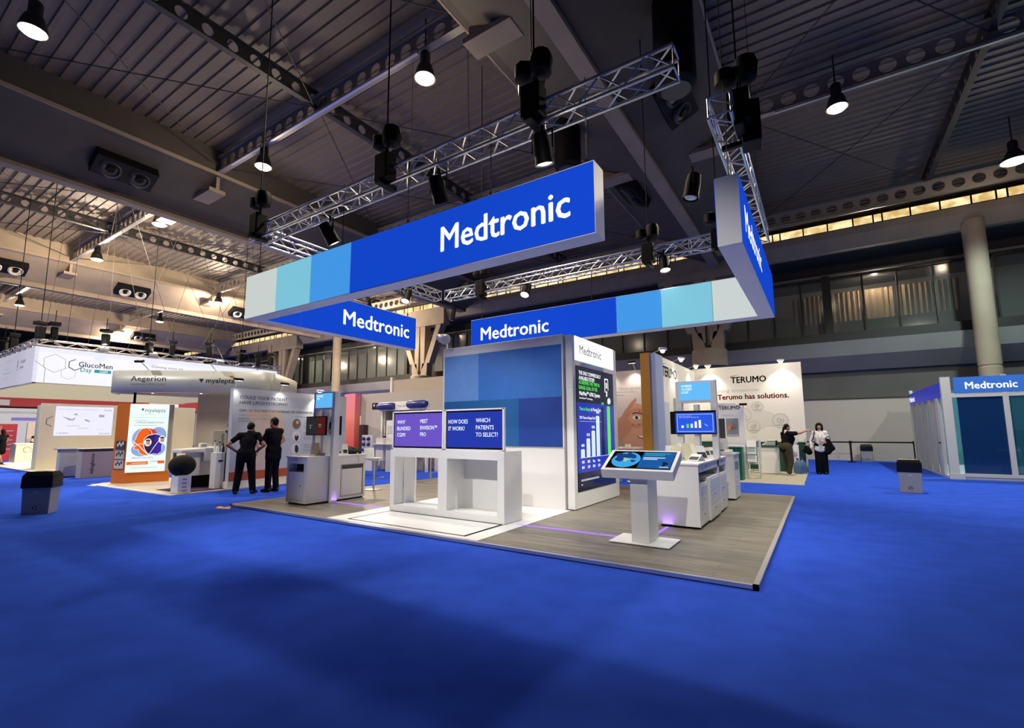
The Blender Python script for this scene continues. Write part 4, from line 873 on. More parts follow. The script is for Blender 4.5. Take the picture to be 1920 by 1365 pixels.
def arm_lamp(x, y, z, label, out=(.5, -.6), power=0, tgt=None, group='arm lamps over booth walls', lit=False):
    t = thing('arm_lamp', label, 'lamp', (x, y, z), group=group); ex, ey = x+out[0], y+out[1]
    if lit: z -= .12
    MB().path([(x, y, z+(.12 if lit else 0)), (x+out[0]*.8, y+out[1]*.8, z+.2), (ex, ey, z+.22)], .012).build('arm', alu, t)
    d = (Vector(tgt if tgt else (x, y, z-1))-Vector((ex, ey, z+.2))).normalized(); s = d.orthogonal().normalized(); s = Vector((0, 0, 1)).cross(d).normalized()
    hz = z+.22
    m = MB(); m.obox(Vector((ex, ey, hz)), d, s, d.cross(s), .03, .11, .05); m.build('lamp_head', black if not lit else white, t)
    if lit: MB().ball((ex+d.x*.06, ey+d.y*.06, hz-.06), .065, n=12, m=8).build('flare_ball', mat('flare_glow', (1, .90, .68), emit=14), t, smooth=True)  # glowing ball stands in for the lamp's flare, visible from every side
    m = MB(); m.obox(Vector((ex, ey, hz))+d*.032, d, s, d.cross(s), .003, .095, .04); m.build('lens', mat('arm_glow', (1, .93, .78), emit=10) if lit or power else black_gloss, t)
    if power: lamp('SPOT', 'bulb', Vector((ex, ey, hz-.05))+d*.14, power, (1, .92, .78), tgt, .05, 110, .8, t)
    return t
arm_lamp(-16.55, 5.75, 3.31, 'black arm lamp above the left name on the curved fascia', (.25, -.35))
arm_lamp(-15.15, 6.95, 3.31, 'black arm lamp above the right name on the curved fascia', (.25, -.35))
# poster wall
t = thing('poster_wall', 'tall booth wall poster asking COULD YOUR PATIENT HAVE LIPODYSTROPHY', 'poster wall', (-13.3, 8.4, 0))
WB = Vector((-13.14, 6.5, 0)); WR = Vector((-.12, 1, 0)).normalized()
f = Face(WB, WR, (0, 0, 1), t)
def slab(face, u0, u1, v0, v1, th, name, m_): 
    mb = MB(); mb.mesh([face.P(u, v, e) for e in (-th, 0) for u, v in ((u0, v0), (u1, v0), (u1, v1), (u0, v1))], [(0, 1, 2, 3), (7, 6, 5, 4), (0, 1, 5, 4), (1, 2, 6, 5), (2, 3, 7, 6), (3, 0, 4, 7)]); return mb.build(name, m_, face.p)
slab(f, 0, 4.0, .2, 2.67, .14, 'wall_panel', mat('poster_cool_grey', (.52, .56, .60), .55)); slab(f, -.02, 4.02, 0, .2, .18, 'plinth', offwhite)
f.rect('orange_band', 0, 4.0, .2, .44, mat('rust_band', (.46, .09, .02), .6), .003)
pb = mat('print_sand', (.66, .53, .43), .6); pk = mat('print_blush', (.70, .55, .50), .6); pg = mat('print_cool_band', (.45, .49, .54), .6)
f.poly('print_shape', [(.35, 2.1), (.9, 2.1), (1.45, 2.1), (1.62, 1.7), (1.64, 1.3), (1.5, .9), (1.2, .44), (.55, .44), (.75, 1.2), (.62, 1.7)], pb, .003); f.poly('print_shape', [(.0, .44), (.55, .44), (.9, .75), (.6, 1.3), (.2, .7)], pk, .0035)
f.rect('print_band', .0, 2.55, 2.2, 2.52, pg, .0025)
f.txt('COULD YOUR PATIENT\nHAVE LIPODYSTROPHY?', .18, 2.395, 1.50, ink_navy, cap=.085, bold=.015, gap=1.15)
f.txt('CLINICAL FEATURES THAT INCREASE THE SUSPICION OF LIPODYSTROPHY', .18, 2.05, 3.15, ink, cap=.062, bold=.012)
f.txt('CORE CLINICAL', .18, 1.93, .55, ink_grey, cap=.045); f.txt('CHARACTERISTICS', .78, 1.93, .52, ink_orange, cap=.045); f.txt('Partial (PL) or generalised (GL) absence\nof subcutaneous fat', .18, 1.84, 1.1, ink, cap=.04)
f.txt('SUPPORTIVE CLINICAL CHARACTERISTICS', 1.95, 1.93, 1.3, ink_grey, cap=.035); f.txt('Aegerion', 2.66, 2.4, .6, ink_soft, cap=.09)
for k, (v, c) in enumerate(((1.73, mat('photo_brown', (.19, .12, .09), .5)), (1.36, mat('photo_black', (.03, .03, .03), .5)), (1.0, mat('photo_grey', (.25, .26, .28), .5)))):
    f.disc('photo_circle', 2.03, v, .15, .155, [c, offwhite, offwhite][k], .003); f.disc('photo_subject', 2.03+.02*k, v-.03, .07, .11, c if k == 0 else ink, .005, 16); f.disc('photo_subject', 2.05, v+.05, .05, .05, [pb, pk, ink][k], .006, 14)
    for j in range(2): f.txt(('Insulin resistance', 'Metabolic changes', 'Hypertriglyceridaemia', 'Acanthosis', 'Hepatic steatosis', 'Ovary syndrome')[k*2+j], 2.3, v+.08-.15*j, (.6, .5, .75, .4, .55, .5)[k*2+j], ink, cap=.035)
    f.lines('small_print', [(2.32, 2.9, v+.03, v+.042), (2.32, 2.8, v-.0, v+.012), (2.32, 2.85, v-.12, v-.108)], ink_grey)
skinp = mat('print_skin', (.40, .22, .16), .6)
def printed_woman(u, v, h, flip=1):                                # life size figure printed on the wall
    def q(pts): return [(u+flip*a*h, v+b*h) for a, b in pts]
    f.poly('printed_figure', q([(-.02, 0), (.03, 0), (.05, .2), (.075, .45), (.03, .47), (.0, .25)]), skinp, .006); f.poly('printed_figure', q([(-.07, .02), (-.03, .02), (-.01, .25), (.02, .46), (-.06, .46), (-.07, .25)]), skinp, .0062)
    f.poly('printed_arm', q([(.075, .80), (.11, .77), (.2, .63), (.20, .60), (.09, .52), (.07, .54), (.155, .62), (.07, .72)]), skinp, .0064); f.poly('printed_arm', q([(-.08, .80), (-.12, .76), (-.15, .6), (-.11, .5), (-.09, .52), (-.115, .6), (-.07, .72)]), skinp, .0064)
    f.poly('printed_dress', q([(-.08, .36), (.085, .36), (.09, .52), (.06, .64), (.085, .80), (.05, .83), (.01, .76), (-.04, .83), (-.09, .80), (-.06, .64), (-.095, .52)]), ink, .007)
    f.poly('printed_figure', q([(-.025, .80), (.03, .80), (.03, .88), (-.025, .88)]), skinp, .0068); f.disc('printed_face', u+flip*.002*h, v+.925*h, .045*h, .062*h, skinp, .0075, 18); f.disc('printed_hair', u, v+.95*h, .055*h, .055*h, ink, .008, 18, a1=PI); f.disc('printed_mouth', u, v+.895*h, .018*h, .006*h, ink_orange, .008, 10)
printed_woman(1.33, .25, 1.62); printed_woman(.62, .12, 1.42, -1)
for y, lab in ((8.0, 'small lamp clipped to the middle of the poster wall top'), (9.3, 'bright lamp at the right end of the poster wall top'), (6.6, 'small lamp clipped at the left end of the poster wall top')):
    arm_lamp(-13.3-(y-6.5)*.12, y, 2.67, lab, (.38, -.1), 45 if y > 9 else 12, (-13.25-(y-6.5)*.12, y-.1, 1.6), lit=y > 9)
# grey inner panels and white display at the back of the booth
t = thing('booth_wall', 'beige inner wall panels behind the white reception desk', 'booth wall', (-16.3, 7, 0))
f = Face((-17.0, 7.3, 0), Vector((.62, .78, 0)), (0, 0, 1), t); slab(f, 0, 1.6, .02, 2.68, .1, 'panel', mat('linen_panel', (.50, .45, .39), .7)); slab(f, 1.6, 1.9, .02, 2.68, .1, 'panel', taupe); f.lines('panel_joints', [(.98, .99, 0.05, 2.1), (0, 1.6, 2.1, 2.11)], ink_grey, .003)
t = thing('product_screen', 'white and pink edged product wall seen behind the reception desk', 'booth wall', (-24, 11.4, 0))
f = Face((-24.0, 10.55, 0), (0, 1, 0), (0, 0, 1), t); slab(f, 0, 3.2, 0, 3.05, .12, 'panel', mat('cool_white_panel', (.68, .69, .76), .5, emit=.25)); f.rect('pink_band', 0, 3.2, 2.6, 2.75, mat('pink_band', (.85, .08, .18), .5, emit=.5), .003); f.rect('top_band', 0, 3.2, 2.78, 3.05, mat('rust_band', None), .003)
f.lines('small_print', [(.85, 1.4, 2.3, 2.37), (.8, 1.4, 2.05, 2.12)], ink_grey, .004); f.disc('drop', .35, 1.85, .05, .1, offwhite, .004); f.disc('drop', .8, 1.8, .05, .1, offwhite, .004)

# reception desk, drawer tower with round black lid, water dispenser
t = thing('reception_desk', 'white curved reception desk behind the drawer tower', 'desk', (-14.2, 6.2, .02))
m = MB(); m.prism([(5.72, .95), (6.75, .95), (6.75, 1.1), (5.72, 1.05)], 'x', -14.6, -14.0); m.build('desk_top', white, t, bevel=.03)
m = MB(); m.box(-14.05, -13.95, 6.25, 6.75, .72, 1.08); m.build('front_shelf', white, t, bevel=.02)
m = MB(); m.box(-14.35, -14.1, 5.95, 6.6, .35, .95); m.build('apron', offwhite, t)
m = MB(); m.box(-14.5, -14.25, 5.8, 6.6, .026, .36); m.build('dark_base', black, t)
m = MB(); m.box(-14.5, -14.44, 5.72, 5.78, .026, .95); m.box(-14.1, -14.04, 6.66, 6.72, .026, .95); m.build('legs', mat('grey_leg', (.2, .2, .21), .5), t)
f = Face((-13.95, 6.25, .72), (0, 1, 0), (0, 0, 1), t); f.lines('socket', [(.16, .2, .18, .25), (.24, .28, .18, .25)], ink, .003)
t = thing('counter_phone', 'small white device standing on the reception desk', 'device', (-14.3, 6.3, 1.08)); MB().box(-14.36, -14.24, 6.25, 6.45, 1.07, 1.2).build('case', white, t, bevel=.03)
MB().box(-14.245, -14.235, 6.28, 6.42, 1.10, 1.17).build('keypad', grey_wall, t)
t = thing('chair_back', 'grey chair back with vertical lettering behind the reception desk', 'chair', (-14.6, 7.0, .02))
m = MB(); m.prism([(6.75, .5), (7.15, .5), (7.15, 1.45), (7.05, 1.55), (6.75, 1.55)], 'x', -14.72, -14.66); m.build('backrest', grey_wall, t, bevel=.02)
m = MB(); m.box(-14.9, -14.6, 6.75, 7.15, .45, .52); m.build('seat', grey_wall, t)
for x in (-14.88, -14.64):
    for y in (6.78, 7.12): MB().tube((x, y, .02), (x, y, .46), .015).build('leg', alu, t)
Face((-14.655, 7.05, .95), (0, 0, 1), (0, -1, 0), t).txt('cresyte', .05, 0, .45, ink, cap=.08)
t = thing('drawer_tower', 'narrow white drawer tower topped by a big round black lid', 'drawer tower', (-13.28, 5.5, .02))
m = MB(); m.box(-13.5, -13.12, 5.33, 5.62, .024, .45); m.build('tower', white, t, bevel=.01)
for z in (.08, .17, .26, .35):
    m = MB(); m.box(-13.118, -13.11, 5.42, 5.52, z, z+.012); m.build('drawer_slot', ink, t)
m = MB(); m.ball((-13.3, 5.47, .68), .22, .3, .26, 20, 12); m.build('round_lid', mat('black_cloth', (.006, .006, .005), .9), t, smooth=True)
t = thing('water_dispenser', 'tall white and black dispenser with gadgets on top at the left booth', 'dispenser', (-13.55, 6.5, .02))
m = MB(); m.box(-13.72, -13.42, 6.3, 6.52, .022, .96); m.build('cabinet', white, t, bevel=.01); m = MB(); m.box(-13.70, -13.425, 6.521, 6.64, .022, .95); m.build('side_panel', black_gloss, t)
m = MB(); m.box(-13.418, -13.40, 6.36, 6.46, .72, .76); m.build('tap', black, t)
for i, (x, y, r, h, c, lab) in enumerate(((-13.5, 6.36, .035, .2, paper, 'white bottle on the front of the dispenser'), (-13.6, 6.45, .04, .26, alu, 'metal bottle on the middle of the dispenser'), (-13.5, 6.5, .03, .22, ink_navy, 'dark blue bottle on the dispenser'), (-13.66, 6.36, .03, .3, paper, 'tall white bottle at the rear of the dispenser'))):
    q = thing('bottle', lab, 'bottle', (x, y, .96), group='bottles on the dispenser')
    MB().lathe([(r, 0), (r, h*.65), (r*.45, h*.8), (r*.45, h*.95)], (x, y, .96), 14).build('glass', c, q, smooth=True); MB().lathe([(r*.5, h*.95), (r*.5, h*1.05)], (x, y, .96), 12).build('cap', black, q)

# ------------------------------------------------------------------ big booth with the white ring banner
BX, BY0, BY1, BX1 = -25.0, 4.98, 14.6, -36.0; z0, z1 = 3.42, 4.8
t0 = t = thing('ring_banner', 'large glowing white ring banner with grey hexagons on the left', 'hanging sign', (-30, 9.5, z0))
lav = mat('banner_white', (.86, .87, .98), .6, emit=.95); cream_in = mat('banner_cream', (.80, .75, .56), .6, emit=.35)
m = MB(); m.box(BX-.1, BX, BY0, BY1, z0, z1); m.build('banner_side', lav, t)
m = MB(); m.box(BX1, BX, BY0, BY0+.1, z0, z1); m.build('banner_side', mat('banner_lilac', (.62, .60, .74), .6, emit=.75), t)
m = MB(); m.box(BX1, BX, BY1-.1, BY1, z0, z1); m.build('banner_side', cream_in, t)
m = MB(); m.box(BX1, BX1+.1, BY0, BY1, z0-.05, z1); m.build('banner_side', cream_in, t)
m = MB(); m.box(BX1, BX+.005, BY0-.005, BY0+.11, z0-.03, z0); m.box(BX-.11, BX+.005, BY0, BY1, z0-.03, z0); m.box(BX-.11, BX+.005, BY0, BY1, z1, z1+.03); m.build('edge_rail', grey_wall, t)
f = Face((BX, 0, 0), (0, 1, 0), (0, 0, 1), t); inkb = mat('banner_ink', (.03, .035, .05), .6, emit=.3); hexg = mat('hex_grey', (.55, .57, .62), .6, emit=.6); teal = mat('banner_teal', (.01, .40, .40), .6, emit=.7)
f.line('hexagon', hexa(5.56, 4.2, .36), .018, hexg, .004, closed=True); f.line('hexagon', hexa(5.98, 3.84, .24), .012, hexg, .004, closed=True); f.line('hexagon', [(5.0, 4.23), (5.3, 4.0), (5.3, 3.45)], .022, hexg, .004)
hm = hexa(6.17, 4.21, .22); f.line('hexagon_mark', hm[2:]+hm[:1], .026, inkb, .005)
f.txt('GlucoMen', 6.27, 4.15, 1.1, inkb, cap=.20, bold=.01); f.txt('Day', 6.34, 3.95, .36, mat('banner_teal', None), cap=.18, bold=.01); f.rect('teal_flag', 6.78, 7.33, 3.95, 4.08, teal, .004); f.txt('CGM', 6.95, 3.97, .26, lav, cap=.09, bold=.02, e=.006)
f.txt('Coming soon on', 8.75, 4.38, 1.25, mat('banner_mid_grey', (.2, .2, .25), .6, emit=.3), cap=.10)
f2 = Face((0, BY0, 0), (1, 0, 0), (0, 0, 1), t)
f2.txt('A. MENARINI\ndiagnostics', -27.0, 4.28, .75, inkb, cap=.13); f2.lines('exclamation_mark', [(-27.4, -27.33, 4.12, 4.45), (-27.4, -27.33, 4.02, 4.08)], inkb); f2.lines('small_print', [(-29.3, -28.3, 4.5, 4.53), (-29.6, -28.4, 4.2, 4.22), (-29.6, -28.4, 4.0, 4.05), (-29.7, -28.5, 3.8, 3.82)], hexg); f2.rect('teal_flag', -31.2, -30.2, 3.95, 4.15, teal)
truss('y', BX-.06, z1+.06, BY0, BY1+.2, 'far truss along the front edge of the white ring banner', .22, .4, 'trusses on the white ring banner')
truss('x', BY0+.06, z1+.06, BX1, BX, 'far truss along the left edge of the white ring banner', .22, .4, 'trusses on the white ring banner')
for i, (x, y, z, dbl, lab) in enumerate(((-25, 5.05, 5.35, 0, 'far black moving light near the left corner of the ring banner'), (-25, 5.45, 5.4, 0, 'far black moving light second from the left corner of the ring banner'), (-25, 7.05, 5.4, 0, 'far black moving light above the hexagon name on the ring banner'), (-25, 8.6, 5.25, 0, 'far black moving light left of the small words on the ring banner'),
        (-25, 9.5, 5.3, 0, 'far black moving light right of the small words on the ring banner'), (-25, 11.1, 5.45, 0, 'tall far black moving light right of centre on the ring banner'), (-25, 12.6, 5.3, 0, 'far black moving light third from the right on the ring banner'), (-25, 13.5, 5.2, 0, 'far black moving light second from the right on the ring banner'), (-25, 14.2, 5.35, 0, 'rightmost far black moving light on the ring banner'),
        (-28.6, 5, 5.3, 0, 'far black moving light on the left side truss nearest the corner'), (-30.2, 5, 5.3, 0, 'far black moving light in the middle of the left side truss'), (-32, 5, 5.3, 0, 'far black moving light at the far left of the side truss'))):
    q = thing('moving_light', lab, 'stage light', (x, y, z), group='moving lights above the white ring banner')
    m = MB(); m.rbox(x, y, .4+i, .34, .34, z+.28, z+.42); m.build('base', black, q, bevel=.02)
    m = MB(); m.rbox(x, y, .4+i, .22, .26, z-.25, z+.22); m.build('head', black, q, bevel=.04)
    m = MB(); m.tube((x, y, z+.42), (x, y, 11.9 if i % 3 == 0 else z+.9), .015, 5); m.tube((x, y, z-.45), (x, y, z-.25), .02, 5); m.build('hanger', black, q)
random.seed(11)
for k in range(14):                                               # bridle wires from the roof to the banner truss
    y = 5.2+.66*k; MB().tube((BX-.1, y, z1+.3), (BX-1.5+3*random.random(), y-3+6*random.random(), 11.9), .009, 4).build('bridle_wire', mat('wire_grey', (.03, .028, .025), .6), t0)
# lit lamps on the banner truss
for i, (y, lab) in enumerate(((7.0, 'white flood lamp glowing on the banner truss above the hexagons'), (8.75, 'white flood lamp glowing on the banner truss above the small words'), (11.6, 'white flood lamp glowing on the banner truss near its right end'))):
    q = thing('flood_lamp', lab, 'lamp', (BX+.12, y, z1+.12), group='flood lamps on the banner truss')
    MB().box(BX-.02, BX+.14, y-.16, y+.16, z1+.08, z1+.2).build('housing', alu, q); MB().box(BX-.01, BX+.13, y-.15, y+.15, z1+.2, z1+.206).build('lens', mat('flood_glow', (1, .95, .82), emit=8), q)
    lamp('SPOT', 'bulb', (BX+.06, y, z1+.3), 260, (1, .9, .72), (BX-1, y+.4, 12), .1, 140, .6, q)
t = thing('booth_floor', 'white floor of the far left booth with glowing edge', 'booth floor', (-28, 8, 0))
m = MB(); m.box(-34, -22.6, 5.3, 12.5, 0, .05); m.build('boards', mat('cream_floor', (.72, .66, .55), .4), t); m = MB(); m.box(-34, -22.58, 5.26, 5.3, 0, .05); m.build('edge', alu, t)
t = thing('screen_wall', 'cream booth wall carrying a big white product screen', 'booth wall', (-25.9, 7.5, .05))
crm = mat('cream_wall', (.78, .73, .56), .6); f = Face((-25.8, 5.5, .05), (0, 1, 0), (0, 0, 1), t); slab(f, 0, 5.5, 0, 2.62, .15, 'wall_panel', crm)
f.rect('lit_screen', .42, 2.28, 1.33, 2.52, mat('screen_lilac', (.80, .80, .95), .3, emit=1.0), .004); f.txt('GlucoMen Day CGM System', .5, 2.38, 1.3, hexg, cap=.04, e=.006); f.txt('f-health', 1.95, 2.36, .27, mat('banner_blue', (.1, .3, .6), .5, emit=.6), cap=.07, e=.006)
for q in ([(.62, 2.12), (.85, 1.95), (1.0, 1.95), (1.05, 2.1), (.95, 2.0), (.85, 2.03)], [(.95, 2.2), (1.08, 2.25), (1.1, 2.15)], [(1.35, 2.02), (1.5, 1.95), (1.52, 1.88), (1.34, 1.95)], [(1.8, 2.2), (1.98, 2.2), (1.98, 2.1), (1.8, 2.1)]): f.poly('product_shape', q, hexg, .006)
f.lines('small_print', [(.8, 1.2, 1.72, 1.735), (1.15, 1.5, 1.62, 1.635), (1.75, 2.0, 1.58, 1.59)], hexg, .006); f.txt('A. MENARINI', .5, 1.41, .35, mat('banner_violet', (.15, .1, .5), .5, emit=.4), cap=.045, e=.006); f.txt('glucomenday', 1.85, 1.39, .36, inkb, cap=.05, e=.006)
f.line('hexagon_mark', hexa(.35, 1.9, .2)[3:]+hexa(.35, 1.9, .2)[:1], .02, inkb, .004)
f = Face((-27.6, 5.75, .05), (1, 0, 0), (0, 0, 1), t); slab(f, 0, 1.72, 0, 2.6, .12, 'wall_return', crm); f.txt('A. MENARINI', .5, 2.25, .5, ink_grey, cap=.07); f.line('hexagon', hexa(1.2, .5, .2), .015, hexg, .004, closed=True)
t = thing('welcome_desk', 'cream welcome desk with hexagon logo at the far left booth', 'desk', (-31.5, 6.3, .05))
m = MB(); m.box(-32.0, -31.0, 5.9, 6.75, .15, .98); m.build('desk_body', crm, t); m = MB(); m.box(-32.05, -30.95, 5.85, 6.8, .98, 1.02); m.build('desk_top', white, t); m = MB(); m.box(-32.1, -30.9, 5.8, 7.2, .051, .14); m.build('glowing_plinth', mat('plinth_glow', (1, .96, .9), emit=.9), t)
f = Face((-31.0, 5.9, 0), (0, 1, 0), (0, 0, 1), t); f.line('hexagon_mark', hexa(.38, .72, .14)[3:]+hexa(.38, .72, .14)[:2], .02, ink, .004); f.txt('GlucoMen\nDay', .46, .71, .36, ink, cap=.07)
m = MB(); m.box(-32.02, -31.98, 5.92, 6.73, .15, .98); m.build('end_panel', grey_wall, t)
lamp('AREA', 'booth_ceiling_light', (-29.5, 8.3, 3.3), 260, (1, .93, .8), (-29.5, 8.3, 0), 4, parent=t)
# grey info counters in front of that booth
t = thing('info_counter', 'narrow grey info counter standing left of the lettered grey counter', 'counter', (-21.9, 5.4, 0))
m = MB(); m.prism([(-22.0, 5.2), (-21.55, 5.17), (-21.45, 5.75), (-21.9, 5.8)], 'z', .03, .93); m.build('body', mat('counter_grey', (.55, .56, .53), .5), t); m = MB(); m.prism([(-22.1, 5.12), (-21.5, 5.08), (-21.36, 5.85), (-21.95, 5.92)], 'z', .93, .96); m.build('countertop', alu, t); m = MB(); m.prism([(-21.97, 5.23), (-21.58, 5.2), (-21.45, 5.85), (-21.87, 5.77)], 'z', 0, .03); m.build('plinth', black, t)
t = thing('info_counter', 'wide grey counter with vertical black lettering beside the orange column', 'counter', (-20.7, 6.2, 0))
m = MB(); m.box(-21.1, -20.62, 5.5, 7.3, .0, .86); m.build('body', mat('counter_taupe', (.48, .44, .42), .5), t); m = MB(); m.box(-21.08, -20.63, 5.52, 7.28, .86, .95); m.build('dark_band', mat('band_dark', (.05, .04, .04), .5), t); m = MB(); m.box(-21.12, -20.6, 5.48, 7.32, .95, .97); m.build('countertop', white, t)
Face((-20.62, 5.82, .12), (0, 0, 1), (0, -1, 0), t).txt('valoglucos', 0, 0, .68, ink, cap=.1, bold=.02)
# far background behind that booth
def stand(name, label, cat, x, y0, y1, z0, z1, m_, extra=None, th=.15, grp=None):
    t = thing(name, label, cat, (x, (y0+y1)/2, 0), group=grp); mb = MB(); mb.box(x-th, x, y0, y1, z0, z1); mb.build('panel', m_, t)
    if extra: extra(Face((x, y0, 0), (0, 1, 0), (0, 0, 1), t))
    return t
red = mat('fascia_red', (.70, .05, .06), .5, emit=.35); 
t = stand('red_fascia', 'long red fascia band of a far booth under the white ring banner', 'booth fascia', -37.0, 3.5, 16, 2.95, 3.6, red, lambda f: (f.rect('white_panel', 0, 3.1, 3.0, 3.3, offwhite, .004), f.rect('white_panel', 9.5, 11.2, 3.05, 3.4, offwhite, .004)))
m = MB()
for y in (3.6, 9, 15.9): m.box(-37.12, -37.02, y, y+.08, 0, 2.95)
m.build('fascia_posts', alu, t)
def kiosk_x(f):
    f.lines('shelf_edge', [(.5, .85, z, z+.03) for z in (.6, .85, 1.1, 1.35, 1.6)], paper, .004); f.rect('kiosk_panel', .05, .4, .3, 1.9, mat('panel_pink', (.75, .25, .22), .5), .004)
stand('red_display', 'far red display with white shelves at the left picture edge', 'display', -38.0, 6.2, 7.2, 0, 2.0, mat('display_red', (.60, .03, .05), .5), kiosk_x)
stand('far_poster', 'far cream poster with a dark picture left of the red pole', 'poster', -39.5, 7.9, 9.5, 0, 2.1, mat('poster_cream', (.75, .68, .58), .6), lambda f: (f.poly('picture', [(.7, .5), (1.4, .5), (1.4, 1.8), (.9, 1.6)], ink_grey, .004), f.disc('picture', 1.0, 1.0, .3, .4, ink, .006), f.rect('red_strip', .7, 1.5, .2, .5, mat('display_red', None), .004)))
stand('far_banner', 'far blue roll up banner behind the bending woman', 'banner', -38.0, 9.6, 10.6, 0, 2.2, mat('banner_teal_blue', (.06, .20, .32), .6), lambda f: f.rect('banner_print', .4, .8, 1.2, 1.3, paper, .004))
t = thing('red_pole', 'far slanted red pole beside the cream poster', 'pole', (-38.3, 8.75, 0)); MB().tube((-38.3, 8.75, 0), (-38.3, 9.05, 2.7), .07).build('pole', mat('display_red', None), t); MB().ball((-38.3, 9.06, 2.72), .1).build('finial', mat('display_red', None), t)
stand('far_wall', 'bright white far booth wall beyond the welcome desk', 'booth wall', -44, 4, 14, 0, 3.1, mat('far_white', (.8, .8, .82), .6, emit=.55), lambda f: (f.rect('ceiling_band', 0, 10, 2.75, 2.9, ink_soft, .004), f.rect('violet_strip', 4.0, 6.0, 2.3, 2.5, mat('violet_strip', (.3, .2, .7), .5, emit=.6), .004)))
stand('far_booth', 'dim far booth wall at the left end of the hall', 'booth wall', -60, -6, 26, 0, 3.6, mat('far_dim', (.5, .42, .36), .7), lambda f: f.rect('sign_strip', 4, 26, 2.9, 3.3, mat('far_sign', (.6, .3, .2), .6), .004))
# litter bins
def bin_(x, y, rz, label):
    t = thing('litter_bin', label, 'litter bin', (x, y, 0), rz, 'grey litter bins with black lids'); Z = Matrix.Translation((x, y, 0)) @ Matrix.Rotation(rz, 4, 'Z')
    def fr(w, d, z): return [Z @ Vector((sx*w/2, sy*d/2, z)) for sx, sy in ((-1, -1), (1, -1), (1, 1), (-1, 1))]
    def loft(a, b): 
        mb = MB(); mb.mesh(a+b, [(3, 2, 1, 0), (4, 5, 6, 7)]+[(i, (i+1) % 4, 4+(i+1) % 4, 4+i) for i in range(4)]); return mb
    loft(fr(.40, .30, 0), fr(.43, .33, .52)).build('bin_body', mat('bin_grey', (.33, .345, .34), .5), t, bevel=.008)
    lid = loft(fr(.47, .37, .48), fr(.46, .36, .70)).build('lid', black_gloss, t, bevel=.01); loft(fr(.46, .36, .70), fr(.37, .27, .78)).build('lid_top', black_gloss, t, bevel=.008)
    m = MB(); m.mesh([Z @ Vector(p) for p in ((-.1, -.08, .782), (.1, -.08, .782), (.1, .08, .782), (-.1, .08, .782))], [(0, 1, 2, 3)]); m.build('opening', black, t)
    f = Face(Z @ Vector((0, -.158, .12)), Z.to_3x3() @ Vector((1, 0, 0)), (Z.to_3x3() @ Vector((0, -.03, 1))), t)
    r = .045
    for k in range(3):
        a = 2*PI*k/3+PI/6; b = a+2*PI/3*.62; p = [(r*math.cos(a), r*math.sin(a)), (r*math.cos(b), r*math.sin(b)), (r*.55*math.cos(b), r*.55*math.sin(b)), (r*.5*math.cos(a+.25), r*.5*math.sin(a+.25))]
        f.poly('recycling_arrow', p, ink, .006)
    f.disc('crest', 0, .27, .045, .035, ink_soft, .006, 14, a1=PI); f.txt('Fira Barcelona', 0, .235, .2, ink_soft, cap=.02, align='c', e=.006)
    return t
bin_(-12.45, 2.78, .92, 'grey litter bin with black lid nearest the camera at far left'); bin_(1.66, 14.72, -.15, 'pale grey litter bin with black lid in front of the glass meeting room'); bin_(1.63, 27.55, 0, 'far litter bin against the beige partition behind the belt barrier')
# orange floor sticker arrow and small white card
t = thing('floor_arrow', 'small orange arrow sticker on the carpet at the left stand corner', 'floor sticker', (-10.1, 4.95, 0)); MB().prism([(-10.33, 5.0), (-10.12, 4.97), (-10.13, 5.1), (-9.82, 4.92), (-10.18, 4.80), (-10.17, 4.88), (-10.33, 4.9)], 'z', 0, .004).build('sticker', mat('sticker_orange', (.80, .36, .2), .7), t)
t = thing('floor_card', 'small pale card lying on the carpet left of the orange column', 'floor sticker', (-17.4, 4.9, 0)); MB().prism([(-17.7, 4.88), (-17.3, 4.93), (-17.28, 5.06), (-17.65, 5.0)], 'z', 0, .004).build('sticker', cream, t)
# ================================================================== right hand side
# ---- glass meeting room
t = thing('meeting_room', 'aluminium framed glass meeting room with blue name fascia at the right edge', 'meeting room', (4.5, 20.5, 0))
ral = mat('room_aluminium', (.56, .60, .58), .45, .15); rglass = mat('dark_blue_glass', (.006, .035, .13), .06, coat=.3, alpha=.88); teal_glass = mat('teal_glass', (.02, .12, .17), .06, alpha=.72)
RX, RY, RY1, RX1 = 3.1, 19.18, 25.4, 9.4
m = MB(); m.box(RX, RX1, RY, RY1, .0, .08); m.build('base', ral, t)
m = MB(); m.box(RX-.02, RX+.32, RY-.05, RY+.02, .0, .16); m.box(RX+.32, RX1, RY-.03, RY+.05, .08, .18); m.build('bottom_rail', ral, t)
for x0, x1 in ((RX, RX+.22), (4.42, 4.54), (5.9, 6.02), (7.4, 7.52)): MB().box(x0, x1, RY-.02, RY+.14, .08, 3.05).build('post', ral, t)
m = MB(); m.box(RX+.22, RX1, RY-.01, RY+.12, 2.42, 2.55); m.build('top_rail', ral, t)
m = MB(); m.box(RX+.3, RX1, RY-.03, RY+.1, 2.55, 3.02); fs_ = m.build('name_fascia', mat('fascia_azure', (.012, .13, .55), .4, emit=.9), t)
text('lettering', 'Medtronic', (3.64, RY-.032, 2.665), (1, 0, 0), (0, 0, 1), 1.11, letter, fs_, cap=.20, bold=.025)
for i, (x0, x1) in enumerate(((RX+.34, 4.42), (4.54, 5.9), (6.02, 7.4), (7.52, 9.3))):
    MB().box(x0, x1, RY+.03, RY+.05, .18, 2.42).build('glass_pane', rglass if i != 1 else teal_glass, t)
MB().box(RX, RX+.1, RY+.14, RY1, 2.45, 2.9).build('name_fascia', mat('fascia_ultramarine', (.02, .03, .42), .4, emit=.75), t)
text('lettering', 'Medtronic', (RX-.005, RY1-.1, 2.56), (0, -1, 0), (0, 0, 1), 1.2, letter, t, cap=.2, bold=.025)
